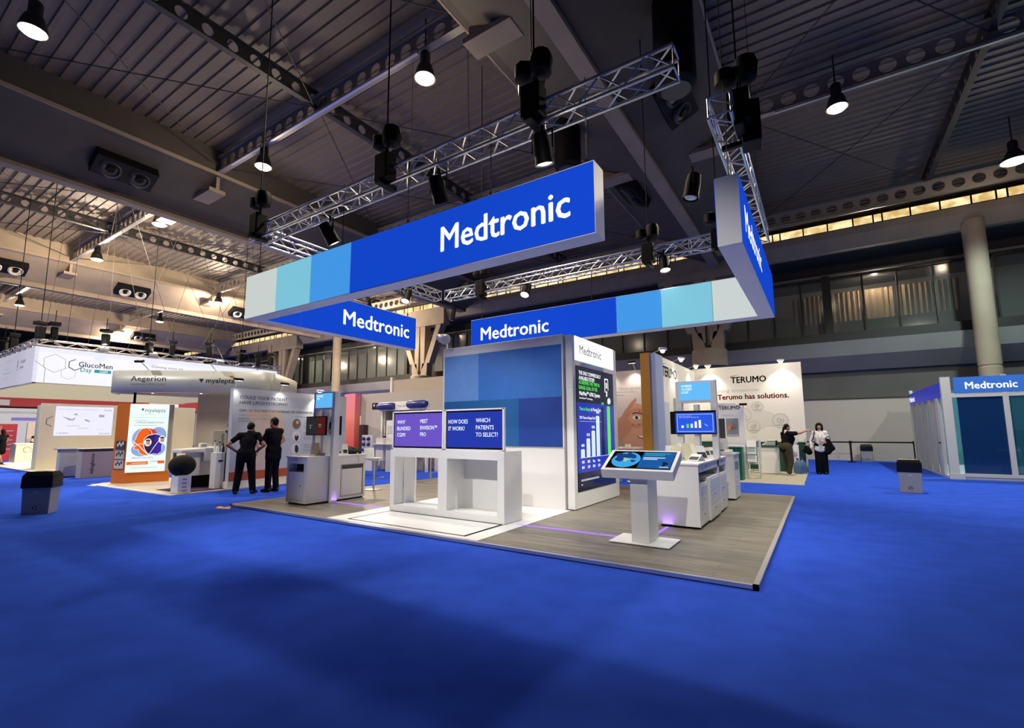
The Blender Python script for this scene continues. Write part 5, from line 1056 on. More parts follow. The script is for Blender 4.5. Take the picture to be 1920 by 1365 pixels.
m = MB(); m.box(RX, RX+.1, RY1-.1, RY1, .08, 3.05); m.build('post', ral, t)
for y0, y1 in ((19.9, 20.3),): MB().box(RX-.01, RX+.08, y0, y1, .08, 2.45).build('door_leaf', ral, t)
m = MB(); m.tube((RX-.03, 19.98, 1.05), (RX-.03, 20.12, 1.05), .02); m.build('door_handle', black, t)
m = MB()
y = 20.4; k = 0
while y < RY1-.2:                                                 # pleated grey curtain filling the side
    m.prism([(RX+.05, y), (RX+.02-.05*(k % 2), y+.32), (RX+.06, y+.6), (RX+.1, y+.32)], 'z', .1, 2.45); y += .6; k += 1
m.build('curtain', mat('grey_curtain', (.36, .385, .37), .8), t)
m = MB(); m.box(RX1-.1, RX1, RY, RY1, .08, 3.0); m.box(RX, RX1, RY1-.08, RY1, .08, 3.0); m.build('far_walls', mat('room_inner_teal', (.03, .16, .20), .6), t)
lamp('POINT', 'added_room_glow', (4.4, 21.6, 2.0), 60, (.25, .65, 1), size=.1, parent=t)  # added blue lamp without a fitting, brightens the glass from inside
q = thing('office_chair', 'dark chair seen through the teal glass of the meeting room', 'chair', (4.95, 20.3, .08))
MB().prism([(4.75, .95), (5.15, .95), (5.15, 1.35), (5.05, 1.45), (4.85, 1.45), (4.75, 1.38)], 'y', 20.25, 20.33).build('backrest', black, q, bevel=.02); MB().box(4.72, 5.18, 19.85, 20.3, .5, .58).build('seat', black, q); MB().tube((4.95, 20.1, .1), (4.95, 20.1, .5), .03).build('stem', alu, q); MB().tube((4.95, 20.29, .5), (4.95, 20.29, 1.0), .03).build('back_bar', black, q)
MB().lathe([(.3, 0), (.28, .03), (.04, .05)], (4.95, 20.1, .08), 10).build('foot', black, q)
q = thing('meeting_table', 'pale meeting table seen through the teal glass', 'table', (5.3, 20.9, .08)); MB().box(4.6, 6.2, 20.5, 21.3, .78, .82).build('tabletop', white, q)
for x in (4.7, 6.1):
    for y in (20.6, 21.2): MB().box(x-.03, x+.03, y-.03, y+.03, .08, .78).build('leg', alu, q)
# ---- belt barrier
for i, (x, y, lab) in enumerate(((1.0, 26.4, 'left black belt barrier post before the beige partition'), (3.22, 26.4, 'right black belt barrier post beside the glass meeting room'), (-.9, 26.4, 'black belt barrier post hidden behind the woman in the white blouse'))):
    q = thing('barrier_post', lab, 'barrier post', (x, y, 0), group='black belt barrier posts')
    MB().lathe([(.17, 0), (.17, .02), (.05, .05)], (x, y, 0), 18).build('foot', black, q, smooth=True); MB().tube((x, y, .04), (x, y, .9), .04, 12).build('post', black, q, smooth=True); MB().lathe([(.055, .84), (.055, .95), (.03, .96)], (x, y, 0), 14).build('belt_head', black, q)
for x0, x1, lab in ((-.9, 1.0, 'black barrier belt from behind the white blouse to the left post'), (1.0, 3.22, 'black barrier belt stretched between the two visible posts'), (3.22, 4.6, 'black barrier belt running behind the meeting room corner')):
    q = MB().box(x0+.05, x1-.05, 26.395, 26.405, .87, .93).build('barrier_belt', black); tag(q, lab, 'belt', 'barrier belts')

# ---- white booth with red and green logo
TY, TX0, TX1 = 19.57, -4.2, -.5
t = thing('booth_back_wall', 'tall white booth wall with red headline and grey circle diagram', 'booth wall', (-2.4, TY, .02))
tw = mat('booth_white', (.72, .70, .66), .6)
m = MB(); m.box(TX0, TX1, TY, TY+.15, .02, 3.88); m.build('wall_panel', tw, t)
f = Face((0, TY, 0), (1, 0, 0), (0, 0, 1), t); green = mat('logo_green', (.015, .09, .05), .5); redp = mat('headline_red', (.42, .015, .03), .6); dgrey = mat('diagram_grey', (.52, .51, .48), .7); dlite = mat('diagram_light', (.62, .61, .58), .7)
def logo(f, u, v, w, m1=green, e=.004):
    f.txt('TERUMO', u, v, w, m1, cap=w*.185, bold=.03, e=e)
    f.poly('logo_swoosh', [(u-.21*w, v+.12*w), (u-.02*w, v+.20*w), (u+.26*w, v+.26*w), (u+.02*w, v+.225*w)], mat('logo_red', (.50, .02, .03), .5), e+.001); f.poly('logo_swoosh', [(u-.04*w, v+.185*w), (u+.12*w, v+.24*w), (u+.30*w, v+.262*w), (u+.1*w, v+.228*w)], m1, e+.0015)
logo(f, -2.81, 3.245, 1.20)
f.txt('Terumo has solutions.', -3.31, 2.63, 2.38, redp, cap=.19, bold=.03); f.txt('Envisioning tomorrow.', -3.85, 2.90, 2.02, mat('headline_grey', (.45, .43, .40), .7), cap=.13)
f.poly('diagram_link', [(-2.45, 2.25), (-2.15, 2.45), (-1.75, 2.2), (-1.35, 2.02), (-1.3, 1.6), (-1.75, 1.6), (-2.0, 1.45), (-2.3, 1.4), (-2.6, 1.7)], dlite, .003)
for u, v, r, n in ((-1.96, 2.32, .2, 0), (-2.42, 2.02, .26, 1), (-1.25, 1.80, .27, 2), (-2.13, 1.59, .23, 3)):
    f.disc('diagram_circle', u, v, r, r, dgrey, .004); f.disc('diagram_circle', u, v, r*.82, r*.82, dlite, .005)
    f.line('diagram_icon', [(u+r*.4*math.cos(a+n), v+.02+r*.4*math.sin(a+n)) for a in [2*PI*i/9 for i in range(8)]], .02, ink_grey, .007); f.line('diagram_icon', [(u-.05, v+.06), (u+.05, v+.02), (u-.03, v-.03)], .02, ink_grey, .007); f.lines('caption', [(u-.12, u+.12, v-r*.62, v-r*.62+.025)], ink_grey, .007)
t2 = thing('booth_side_wall', 'white booth side wall under bright arm lamps behind the yellow pylon', 'booth wall', (-4.2, 15.8, .02))
m = MB(); m.box(-4.25, -4.1, 14.0, TY, .02, 3.78); m.build('wall_panel', tw, t2); f = Face((-4.1, 12.5, 0), (0, 1, 0), (0, 0, 1), t2); logo(f, 2.45, 3.2, 1.7)
f.lines('wall_vent', [(3.6, 4.1, 2.1, 2.55)], mat('vent_olive', (.28, .27, .2), .5), .004)
m = MB(); m.box(-4.1, -4.0, 13.2, 15.2, .02, 2.35); m.build('grey_cabinet_front', mat('cabinet_grey', (.55, .56, .6), .5), t2)
for (x, y, lab, tg) in ((-4.1, 14.0, 'bright arm lamp over the side wall nearest the yellow pylon', (-4.1, 14.4, 2.2)), (-4.1, 16.2, 'bright arm lamp over the middle of the white side wall', (-4.1, 16.4, 2.2)), (-4.1, 18.4, 'bright arm lamp over the side wall nearest the corner', (-4.1, 18.5, 2.2))):
    arm_lamp(x, y, 3.78, lab, (.3, 0), 70, tg, lit=True)
for (x, lab) in ((-3.55, 'bright arm lamp above the logo on the white back wall'), (-1.1, 'bright arm lamp above the right part of the white back wall')):
    arm_lamp(x, TY, 3.85, lab, (0, -.3), 80, (x, TY, 2.3), lit=True)
t = thing('booth_floor', 'taupe booth carpet in front of the white and green booth', 'booth floor', (-2.3, 17.3, 0)); m = MB(); m.box(-4.25, -.52, 15.1, 19.75, 0, .015); m.build('carpet', mat('taupe_carpet', (.40, .36, .28), .95, noise=.06, scale=20), t); MB().box(-4.25, -.5, 15.07, 15.1, 0, .016).build('edge_tape', cream, t)
t = thing('panelling', 'low dark green panelling along the foot of the white back wall', 'wall panel', (-2, 19.4, .015)); m = MB(); m.box(-4.0, -.55, 19.42, 19.56, .015, 1.02); m.build('panelling', mat('booth_green', (.01, .055, .035), .5), t); MB().box(-4.02, -.53, 19.40, 19.57, 1.02, 1.05).build('cap_rail', green, t)
t = thing('pop_up_display', 'white display panel with small pictures beside the rear counter of the stand', 'display panel', (-2.4, 16.2, .015))
f = Face((-2.85, 16.2, 0), (1, 0, 0), (0, 0, 1), t); m = MB(); m.prism([(-2.85, .015), (-2.02, .015), (-2.0, 2.05), (-2.05, 2.2), (-2.25, 2.32), (-2.85, 2.34)], 'y', 16.2, 16.32); m.build('panel', white, t, bevel=.01)
logo(f, .12, 2.12, .62, ink_grey); f.lines('caption', [(.2, .55, 1.93, 1.955)], ink_soft, .004); f.rect('picture', .05, .28, 1.22, 1.84, mat('photo_black', None), .004); f.rect('picture', .32, .67, 1.28, 1.84, mat('photo_grey', None), .004); f.poly('picture_wing', [(.33, 1.5), (.46, 1.7), (.50, 1.6), (.42, 1.5)], ink_orange, .006); f.txt('24/7', .44, 1.5, .17, offwhite, cap=.08, bold=.02, e=.006); f.lines('caption', [(.34, .65, 1.31, 1.33)], offwhite, .006)
arm_lamp(-2.03, 16.25, 2.05, 'small black arm lamp on the rounded corner of the white display panel', (.02, -.12))
t = thing('green_plinth', 'dark green block with papers beside the rear counter', 'counter', (-2.3, 15.6, .015)); MB().box(-2.75, -2.05, 15.5, 15.95, .015, .98).build('body', mat('plinth_green', (.0, .12, .05), .45), t); MB().box(-2.8, -2.02, 15.45, 16.0, .98, 1.02).build('top', white, t)
t = thing('service_counter', 'white service counter with dark green top behind the pointing person', 'counter', (-1.5, 18.4, .015)); MB().box(-1.9, -1.3, 18.15, 18.7, .03, .9).build('body', white, t, bevel=.006); MB().box(-1.93, -1.27, 18.1, 18.73, .9, .95).build('countertop', green, t); MB().box(-1.86, -1.34, 18.2, 18.65, .015, .03).build('plinth', black, t)
t = thing('document_tray', 'stack of trays on the dark green service counter', 'tray', (-1.5, 18.35, .95))
for i in range(3): MB().box(-1.78+.08*i, -1.32, 18.25, 18.55, .95+.07*i, .965+.07*i).build('tray', [black, paper, black][i], t); MB().box(-1.76+.08*i, -1.34, 18.27, 18.53, .966+.07*i, 1.0+.07*i).build('papers', [paper, grey_wall, paper][i], t)
MB().box(-1.36, -1.32, 18.25, 18.55, .95, 1.12).build('tray_side', black, t)
# ladder back chair / magazine rack in white wire
t = thing('wire_rack', 'white wire magazine rack on wheels beside the white display panel', 'rack', (-1.9, 16.9, .015)); wm = mat('wire_white', (.62, .66, .62), .45)
for x, y in ((-2.0, 16.25), (-1.66, 16.3), (-2.06, 17.2), (-1.72, 17.25)): MB().tube((x, y, .015), (x+(.0), y, 1.18 if y < 17 else 1.12), .018).build('upright', wm, t)
m = MB()
for k in range(8):
    z = .5+.09*k; m.tube((-2.0, 16.26, z), (-1.66, 16.31, z), .008, 5)
for k in range(7): m.tube((-2.0+.057*k, 16.26+.008*k, .42), (-2.0+.057*k, 16.26+.008*k, 1.16), .006, 5)
for z in (.22, .46, 1.16): m.path([(-2.0, 16.25, z), (-1.66, 16.3, z), (-1.72, 17.25, z*.97), (-2.06, 17.2, z*.97), (-2.0, 16.25, z)], .014)
m.build('wire_panels', wm, t)
for k in range(3):
    z = .52+.22*k; MB().obox((-1.86, 16.2, z+.1), (1, .15, 0), (0, .3, 1), (0, 1, -.3), .13, .1, .008).build('leaflet', [paper, mat('leaf_pale_green', (.55, .66, .6), .6), paper][k], t)
t = thing('water_cooler', 'white water cooler with upturned clear bottle in the white booth corner', 'water cooler', (-.85, 19.2, .015)); MB().box(-1.02, -.74, 19.05, 19.38, .015, .95).build('cabinet', white, t, bevel=.01); MB().lathe([(.08, .95), (.13, 1.02), (.14, 1.05), (.14, 1.26), (.1, 1.32), (.02, 1.33)], (-.88, 19.2, 0), 18).build('bottle', mat('bottle_clear', (.7, .74, .76), .1, alpha=.5), t, smooth=True); MB().box(-.97, -.79, 19.0, 19.05, .6, .72).build('tap_recess', grey_wall, t)
for k, (x, y, z, lab) in enumerate(((-.78, 18.75, .015, 'blue water bottle standing on the booth floor by the cooler'), (-.66, 18.98, .015, 'blue water bottle behind the front one by the cooler'))):
    q = thing('water_bottle', lab, 'bottle', (x, y, z), group='large blue water bottles'); MB().lathe([(.13, 0), (.135, .03), (.13, .12), (.135, .15), (.13, .25), (.12, .34), (.05, .42), (.035, .44), (.035, .48)], (x, y, z), 18).build('bottle', mat('bottle_blue', (.10, .19, .34), .12, alpha=.8), q, smooth=True); MB().lathe([(.04, .47), (.04, .51)], (x, y, z), 12).build('cap', mat('cap_blue', (.02, .05, .2), .4), q)
# ---- yellow pylon and poster wall between the tower and the right counter
t = thing('yellow_pylon', 'tall ochre yellow pylon standing right of the screen tower', 'pylon', (-3.7, 12, 0)); MB().box(-3.82, -3.58, 11.9, 12.6, 0, 3.46).build('pylon_body', mat('ochre', (.52, .25, .03), .5), t); MB().box(-3.58, -3.44, 11.93, 12.6, 0, 3.44).build('blue_edge', mat('edge_pale_blue', (.42, .50, .72), .5), t)
t = thing('face_poster', 'poster wall with a smiling face framed by fingers and thin lettering', 'poster wall', (-5.2, 14.6, 0)); m = MB(); m.box(-6.6, -4.3, 14.6, 14.75, 0, 3.38); m.build('wall_panel', mat('poster_lilac', (.55, .48, .46), .6), t)
f = Face((-6.6, 14.6, 0), (1, 0, 0), (0, 0, 1), t); f.poly('print_ground', [(0, 0), (2.29, 0), (2.29, 1.6), (1.2, 1.9), (0, 1.5)], mat('print_tan', (.40, .27, .19), .6), .0015); f.txt('new insupen 34G', .70, 2.77, 1.75, ink_grey, cap=.11); f.lines('rule', [(1.1, 1.75, 2.70, 2.71), (1.1, 1.35, 2.6, 2.615)], ink_grey, .003)
sk, sk2, sk3 = mat('print_face', (.52, .27, .18), .6), mat('print_hand', (.45, .20, .12), .6), mat('print_shadow_skin', (.24, .09, .06), .6)
f.disc('printed_face', 1.72, 1.55, .52, .78, sk, .003, 30); f.poly('printed_hand', [(1.05, 1.3), (1.12, 1.75), (1.55, 2.35), (1.72, 2.5), (1.76, 2.44), (1.5, 2.1), (1.45, 1.85), (1.6, 1.7), (1.5, 1.45), (1.2, 1.15)], sk2, .005)
f.line('printed_finger', [(1.45, 1.95), (1.62, 2.1), (1.85, 2.12), (2.02, 2.0)], .13, sk2, .006); f.line('printed_finger', [(1.48, 1.72), (1.62, 1.62), (1.82, 1.62), (1.98, 1.75)], .11, sk2, .0065); f.disc('printed_eye_ring', 1.74, 1.88, .24, .2, sk, .007); f.disc('printed_eye', 1.74, 1.88, .12, .06, offwhite, .008); f.disc('printed_iris', 1.74, 1.88, .055, .055, ink, .009); f.line('printed_brow', [(1.6, 2.0), (1.74, 2.04), (1.92, 1.99)], .035, ink, .009)
f.disc('printed_mouth', 2.0, 1.32, .26, .12, sk3, .004, a0=PI, a1=2*PI); f.disc('printed_teeth', 2.0, 1.315, .22, .06, offwhite, .005, a0=PI, a1=2*PI); f.disc('printed_nose', 2.02, 1.6, .07, .16, mat('print_nose', (.58, .32, .22), .6), .004)
for x, lab in ((-5.75, 'small white lamp at the left of the face poster top'), (-4.85, 'small white lamp on the face poster top beside the yellow pylon')): arm_lamp(x, 14.6, 3.38, lab, (0, -.3), 40, (x, 14.6, 2))
for k, (x, lab) in enumerate(((-5.3, 'left small white table below the face poster'), (-4.75, 'right small white table below the face poster'))):
    q = thing('side_table', lab, 'table', (x, 13.8, 0), group='white tables below the face poster'); MB().box(x-.24, x+.24, 13.6, 14.0, .95, .99).build('tabletop', white, q); MB().tube((x, 13.8, .02), (x, 13.8, .95), .03).build('leg', alu, q); MB().lathe([(.2, 0), (.19, .02), (.04, .03)], (x, 13.8, 0), 18).build('foot', alu, q); MB().box(x-.18, x-.05, 13.65, 13.8, .991, 1.08).build('paper_stack', cream, q)

# ------------------------------------------------------------------ booths behind the left half of the stand
t = thing('gradient_pylon', 'tall pylon printed from pink at the top to red at the foot', 'pylon', (-18.2, 14.3, 0)); gm = mat('pink_red_print', (.8, .3, .3), .5); nt = gm.node_tree
tc = nt.nodes.new('ShaderNodeTexCoord'); sp = nt.nodes.new('ShaderNodeSeparateXYZ'); mr = nt.nodes.new('ShaderNodeMapRange'); mr.inputs[1].default_value = .4; mr.inputs[2].default_value = 3.2; rp = nt.nodes.new('ShaderNodeValToRGB')
rp.color_ramp.elements[0].color = (.62, .035, .03, 1); rp.color_ramp.elements[1].color = (.80, .22, .34, 1); e = rp.color_ramp.elements.new(.55); e.color = (.78, .22, .17, 1)
link(gm, tc.outputs['Object'], sp.inputs[0]); link(gm, sp.outputs[2], mr.inputs[0]); link(gm, mr.outputs[0], rp.inputs[0]); link(gm, rp.outputs[0], nt.nodes['Principled BSDF'].inputs['Base Color'])
MB().box(-18.35, -17.6, 14.0, 14.3, 0, 3.2).build('printed_face', gm, t)
t = thing('grey_booth_wall', 'plain grey booth wall to the right of the pink and red pylon', 'booth wall', (-15.5, 14.5, 0)); MB().box(-17.6, -11.0, 14.35, 14.55, 0, 3.18).build('panel', grey_wall, t); MB().box(-17.35, -11.0, 16.0, 16.15, 0, 3.95).build('beige_panel', mat('beige_booth_panel', (.48, .42, .36), .7), t); MB().box(-17.5, -17.35, 15.95, 16.2, 0, 4.1).build('panel_post', offwhite, t)
MB().box(-17.5, -11, 14.5, 16.1, 0, .1).build('floor_plate', grey_wall, t)
t = thing('shelf_cabinet', 'grey wardrobe frame with dark counter behind the bar stools', 'cabinet', (-14.3, 13.4, 0)); MB().box(-14.95, -14.7, 13.2, 13.6, 0, 2.35).build('side', mat('cab_grey', (.50, .47, .43), .6), t); MB().box(-14.7, -12.9, 13.5, 13.6, 0, 2.3).build('back', mat('cab_back', (.42, .40, .36), .7), t); MB().box(-14.95, -12.9, 13.2, 13.6, 2.3, 2.36).build('top', mat('cab_dark', (.1, .09, .08), .6), t); MB().box(-14.6, -13.2, 13.0, 13.4, 1.25, 1.3).build('dark_counter', black, t)
for k, (x, w_, h_, c, lab) in enumerate(((-14.2, .3, .28, black, 'black coffee machine on the dark counter'), (-13.75, .34, .34, mat('machine_steel', (.4, .4, .38), .3, .7), 'steel coffee machine on the dark counter'))):
    q = thing('coffee_machine', lab, 'coffee machine', (x, 13.2, 1.3), group='coffee machines'); MB().box(x-w_/2, x+w_/2, 13.05, 13.35, 1.3, 1.3+h_).build('case', c, q, bevel=.02); MB().box(x-.06, x+.06, 13.0, 13.05, 1.45, 1.5).build('spout', alu, q)
t = thing('lit_shelf', 'white shelf unit with pale pictures left of the demo counter', 'shelf', (-13.7, 12.5, 0)); MB().box(-14.3, -13.9, 12.4, 12.6, .4, 1.25).build('white_post', white, t); MB().box(-13.75, -13.25, 12.4, 12.7, 0, 1.9).build('panel', mat('shelf_white', (.75, .76, .74), .5), t); MB().box(-14.42, -13.2, 12.3, 12.6, 1.0, 1.03).build('shelf_board', white, t); MB().box(-13.68, -13.4, 12.39, 12.4, 1.4, 1.7).build('picture', ink_soft, t)
t = thing('pen_display', 'white counter front lined with two columns of blue capsule bulbs', 'display', (-14.75, 12.4, 0)); MB().box(-15.1, -14.5, 12.4, 12.7, .0, 1.35).build('white_front', mat('pen_white', (.72, .75, .82), .5), t); MB().box(-15.35, -15.12, 12.45, 12.7, 0, 1.75).build('dark_side', mat('wine_dark', (.04, .015, .02), .5), t)
for i in range(2):
    for j in range(4):
        MB().ball((-14.98+.27*i, 12.38, .58+.21*j), .09, .07, .075, 12, 8).build('blue_capsule', mat('capsule_blue', (.02, .03, .22), .3), t, smooth=True)
t = thing('capsule_header', 'white header board with two big dark blue capsules above a doorway frame', 'booth header', (-13.4, 13, 2.3)); MB().box(-14.75, -12.2, 12.95, 13.1, 2.3, 2.64).build('header_board', white, t)
for x0, x1 in ((-14.85, -13.9), (-13.2, -12.2)):
    m = MB(); m.lathe([(.05, 0), (.12, .06), (.14, .12), (.14, x1-x0-.1), (.11, x1-x0)], (x0, 12.9, 2.47 if x0 < -14 else 2.5), 18, (1, 0, 0)); m.build('blue_capsule', mat('capsule_blue', None), t, smooth=True)
Face((-13.75, 12.95, 2.42), (1, 0, 0), (0, 0, 1), t).txt('You Go', 0, 0, .42, ink, cap=.09)
MB().box(-14.7, -14.62, 12.97, 13.07, 0, 2.3).build('frame_post', white, t); MB().box(-12.3, -12.22, 12.97, 13.07, 0, 2.3).build('frame_post', white, t)
q = thing('loudspeaker', 'small black loudspeaker at the left end of the capsule header', 'loudspeaker', (-14.98, 12.9, 2.5)); MB().box(-15.1, -14.86, 12.85, 13.05, 2.36, 2.62).build('cabinet', black, q); MB().lathe([(.06, 0), (.05, .01)], (-14.98, 12.845, 2.52), 14, (0, -1, 0)).build('cone', grey_wall, q)
t = thing('white_bench', 'low white cabinet block seen through the left counter opening', 'cabinet', (-11.6, 14.0, 0)); MB().box(-12.4, -11.0, 13.6, 14.3, 0, .62).build('body', mat('bench_lilac', (.66, .64, .70), .5), t); MB().box(-12.42, -10.98, 13.58, 14.32, .62, .65).build('top', white, t)
# ================================================================== people
def blob(name, segs, voxel, m_, parent, tf, smooth=6, extra=None):
    """one continuous skin grown over tapered limbs (p, q, rp, rq) and ellipsoids (c, (rx, ry, rz))"""
    mb = MB()
    for s in segs:
        if len(s) == 2: mb.ball(s[0], *s[1], n=18, m=12); continue
        p, q, a, b = s; mb.tube(p, q, a, 14, b); mb.ball(p, a, n=14, m=8); mb.ball(q, b, n=14, m=8)
    me = bpy.data.meshes.new('tmp'); me.from_pydata(mb.v, [], mb.f)
    o = bpy.data.objects.new('tmp', me); COL.objects.link(o)
    r = o.modifiers.new('r', 'REMESH'); r.mode = 'VOXEL'; r.voxel_size = voxel
    k = o.modifiers.new('s', 'SMOOTH'); k.iterations = smooth; k.factor = .5
    bpy.context.view_layer.update()
    n = bpy.data.meshes.new_from_object(o.evaluated_get(bpy.context.evaluated_depsgraph_get()))
    bpy.data.objects.remove(o); bpy.data.meshes.remove(me)
    n.name = name; n.transform(winv(parent) @ tf); n.materials.clear(); n.materials.append(m_)
    for p in n.polygons: p.use_smooth = True
    ob = bpy.data.objects.new(name, n); COL.objects.link(ob); ob.parent = parent
    return ob
def hand(wr, d, nrm, side, curl=.5, point=False):
    """palm with five unequal bent fingers; d = along the hand, nrm = palm normal, side = +1 thumb to the right of d x nrm"""
    wr, d, nrm = Vector(wr), Vector(d).normalized(), Vector(nrm); nrm = (nrm-d*nrm.dot(d)).normalized(); a = d.cross(nrm)*side; out = []
    for k in range(4): out.append((wr+d*.01+a*(.024-.016*k), wr+d*.085+a*(.03-.02*k), .013, .0105))
    for k, L in enumerate((.068, .078, .072, .056)):
        c = 0 if (point and k == 0) else curl if not point else 1.3
        p0 = wr+d*.085+a*(.03-.02*k); p = p0; ang = c*.5
        for j, f in enumerate((.45, .32, .23)):
            q = p+(d*math.cos(ang)+nrm*math.sin(ang))*L*f; out.append((p, q, .0092-.0009*j, .0085-.0009*j)); p = q; ang += c*.75
    p0 = wr+d*.03+a*.03; p1 = p0+(d*.6+a*.75+nrm*.2).normalized()*.035; p2 = p1+(d*.9+a*.3+nrm*.3).normalized()*.03
    return out+[(p0, p1, .0125, .0105), (p1, p2, .0105, .0085)]
def person(label, x, y, rz, H, J, skin, look, group=None, build=1.0, z=0, tilt=0):
    """J: joint overrides in body space (facing +y, right hand at +x) for a 1.75 m body"""
    t = thing('person', label, 'person', (x, y, z), rz, group)
    s = H/1.75; tf = Matrix.Translation((x, y, z)) @ Matrix.Rotation(rz, 4, 'Z') @ Matrix.Scale(s, 4)
    D = dict(hip=(0, 0, .94), chest=(0, .0, 1.25), neck=(0, -.01, 1.46), head=(0, .03, 1.63), shR=(.185, 0, 1.42), shL=(-.185, 0, 1.42), elR=(.24, -.03, 1.14), elL=(-.24, -.03, 1.14),
             wrR=(.25, .08, .90), wrL=(-.25, .08, .90), hR=(.095, 0, .92), hL=(-.095, 0, .92), knR=(.10, .02, .50), knL=(-.10, .02, .50), anR=(.11, -.02, .08), anL=(-.11, -.02, .08),
             dR=(.0, .2, -1), dL=(.0, .2, -1), nR=(-1, 0, 0), nL=(1, 0, 0), face=(0, 1, 0), toeR=(.02, 1, 0), toeL=(-.02, 1, 0), curl=.6, point=False)
    D.update(J); V = {k: Vector(v) if isinstance(v, tuple) else v for k, v in D.items()}; b = build
    fc_ = V['face'].normalized(); rt_ = fc_.cross(Vector((0, 0, 1))).normalized(); upv = rt_.cross(fc_)
    arms = []
    for S in 'RL':
        arms += [(V['sh'+S], V['el'+S], .05*b, .04*b), (V['el'+S], V['wr'+S], .04*b, .027)]
    hands = hand(V['wrR'], V['dR'], V['nR'], 1, D['curl'], D['point'])+hand(V['wrL'], V['dL'], V['nL'], -1, D['curl'])
    legs = []
    for S in 'RL': legs += [(V['h'+S], V['kn'+S], .085*b, .056*b), (V['kn'+S], V['kn'+S].lerp(V['an'+S], .35), .055*b, .056*b), (V['kn'+S].lerp(V['an'+S], .35), V['an'+S], .056*b, .037)]
    hp, ch, nk, hd = V['hip'], V['chest'], V['neck'], V['head']
    torso = [(hp+Vector((.06, 0, 0)), hp-Vector((.06, 0, 0)), .115*b, .115*b), (hp, ch, .125*b, .135*b), (ch+Vector((.05, 0, 0)), ch+Vector((.04, 0, .08)), .12*b, .10), (ch-Vector((.05, 0, 0)), ch+Vector((-.04, 0, .08)), .12*b, .10),
             (V['shR'], V['shL'], .058*b, .058*b), (ch, nk, .115*b, .062)]
    headg = [(nk, hd-upv*.05, .054, .052), (hd, (.078, .088, .112)), (hd-upv*.055+fc_*.035, (.052, .05, .055)), (hd+fc_*.085+upv*.01, hd+fc_*.105-upv*.02, .010, .014),
             (hd+rt_*.078-fc_*.01, (.012, .02, .028)), (hd-rt_*.078-fc_*.01, (.012, .02, .028))]
    feet = []
    for S in 'RL':
        d = V['toe'+S].normalized(); a = V['an'+S]; feet += [(Vector((a.x, a.y, a.z-.03))-d*.03, Vector((a.x, a.y, a.z-.045))+d*.15, .042, .034)]
    blob('body', torso+arms+hands+legs+headg+feet, .0085, skin, t, tf, 3)
    # face
    m = MB()
    for q in (-1, 1): m.ball(tf @ (hd+fc_*.079+rt_*.031*q+upv*.012), .011*s, n=8, m=6)
    m.build('eyes', mat('eye_dark', (.02, .015, .012), .3), t, smooth=True)
    m = MB(); m.tube(tf @ (hd+fc_*.086-rt_*.02-upv*.06), tf @ (hd+fc_*.086+rt_*.02-upv*.06), .006*s, 6); m.build('mouth', mat('lip', (.32, .08, .07), .5), t)
    def grow(segs, e): return [(s_[0], s_[1], s_[2]+e, s_[3]+e) for s_ in segs]
    look(dict(V=V, t=t, tf=tf, s=s, arms=arms, legs=legs, torso=torso, feet=feet, hd=hd, fc=fc_, rt=rt_, up=upv, grow=grow, b=b))
    return t
def shirt(P, m_, sleeve=.55, e=.014, name='shirt', hem=None):
    V = P['V']; seg = P['grow'](P['torso'], e)
    if hem:
        for q in (-.055, .055): seg.append((V['hip']+Vector((q, 0, 0)), V['hip']+Vector((q*1.25, 0, -hem)), .135*P['b'], .13*P['b']))
    for S in 'RL':
        if sleeve <= 1: seg.append((V['sh'+S], V['sh'+S].lerp(V['el'+S], sleeve), .062*P['b'], .056*P['b']))
        else: seg += [(V['sh'+S], V['el'+S], .064*P['b'], .056*P['b']), (V['el'+S], V['el'+S].lerp(V['wr'+S], sleeve-1), .056*P['b'], .042)]
    return blob(name, seg, .011, m_, P['t'], P['tf'], 5)
def trousers(P, m_, wide=0, name='trousers', length=.97):
    V = P['V']; b = P['b']; seg = [(V['hip']+Vector((.06, 0, .04)), V['hip']+Vector((-.06, 0, .04)), .138*b, .138*b)]
    for S in 'RL':
        k, a, h = V['kn'+S], V['an'+S], V['h'+S]; e_ = k.lerp(a, length)
        seg += [(h, k, .104*b, .072*b+wide), (k, e_, .072*b+wide, .062+wide*1.4)]
    return blob(name, seg, .011, m_, P['t'], P['tf'], 5)
def shoes(P, m_):
    for f in P['feet']: blob('shoe', [(f[0], f[1], f[2]+.008, f[3]+.008)], .01, m_, P['t'], P['tf'], 2)
def hair(P, m_, kind='short'):
    hd, fc_, up_, rt_ = P['hd'], P['fc'], P['up'], P['rt']; seg = [(hd+up_*.032-fc_*.016, (.086, .094, .098)), (hd-fc_*.045, (.078, .06, .085))]
    if kind == 'bob': seg += [(hd+rt_*.082+fc_*.005-up_*.04, (.036, .075, .12)), (hd-rt_*.082+fc_*.005-up_*.04, (.036, .075, .12)), (hd-fc_*.06-up_*.06, (.095, .06, .11)), (hd+up_*.06-fc_*.005, (.095, .1, .075))]
    if kind == 'tail': seg += [(hd-fc_*.1, hd-fc_*.14-up_*.1, .04, .035), (hd-fc_*.14-up_*.1, hd-fc_*.12-up_*.2, .035, .015)]
    if kind == 'long': seg += [(hd-fc_*.06, hd-fc_*.09-up_*.25, .08, .07)]
    o = blob('hair', seg, .011, m_, P['t'], P['tf'], 3)
    return o
sk_l, sk_d, sk_m = mat('skin_light', (.50, .26, .17), .55), mat('skin_deep', (.06, .03, .02), .5), mat('skin_mid', (.34, .17, .105), .55)
cl_black, cl_suit, cl_olive, cl_white = mat('cloth_black', (.006, .006, .008), .85, spec=.08), mat('cloth_suit', (.008, .008, .011), .8, spec=.08), mat('cloth_olive', (.062, .056, .034), .9, spec=.08), mat('cloth_white', (.75, .74, .74), .85)
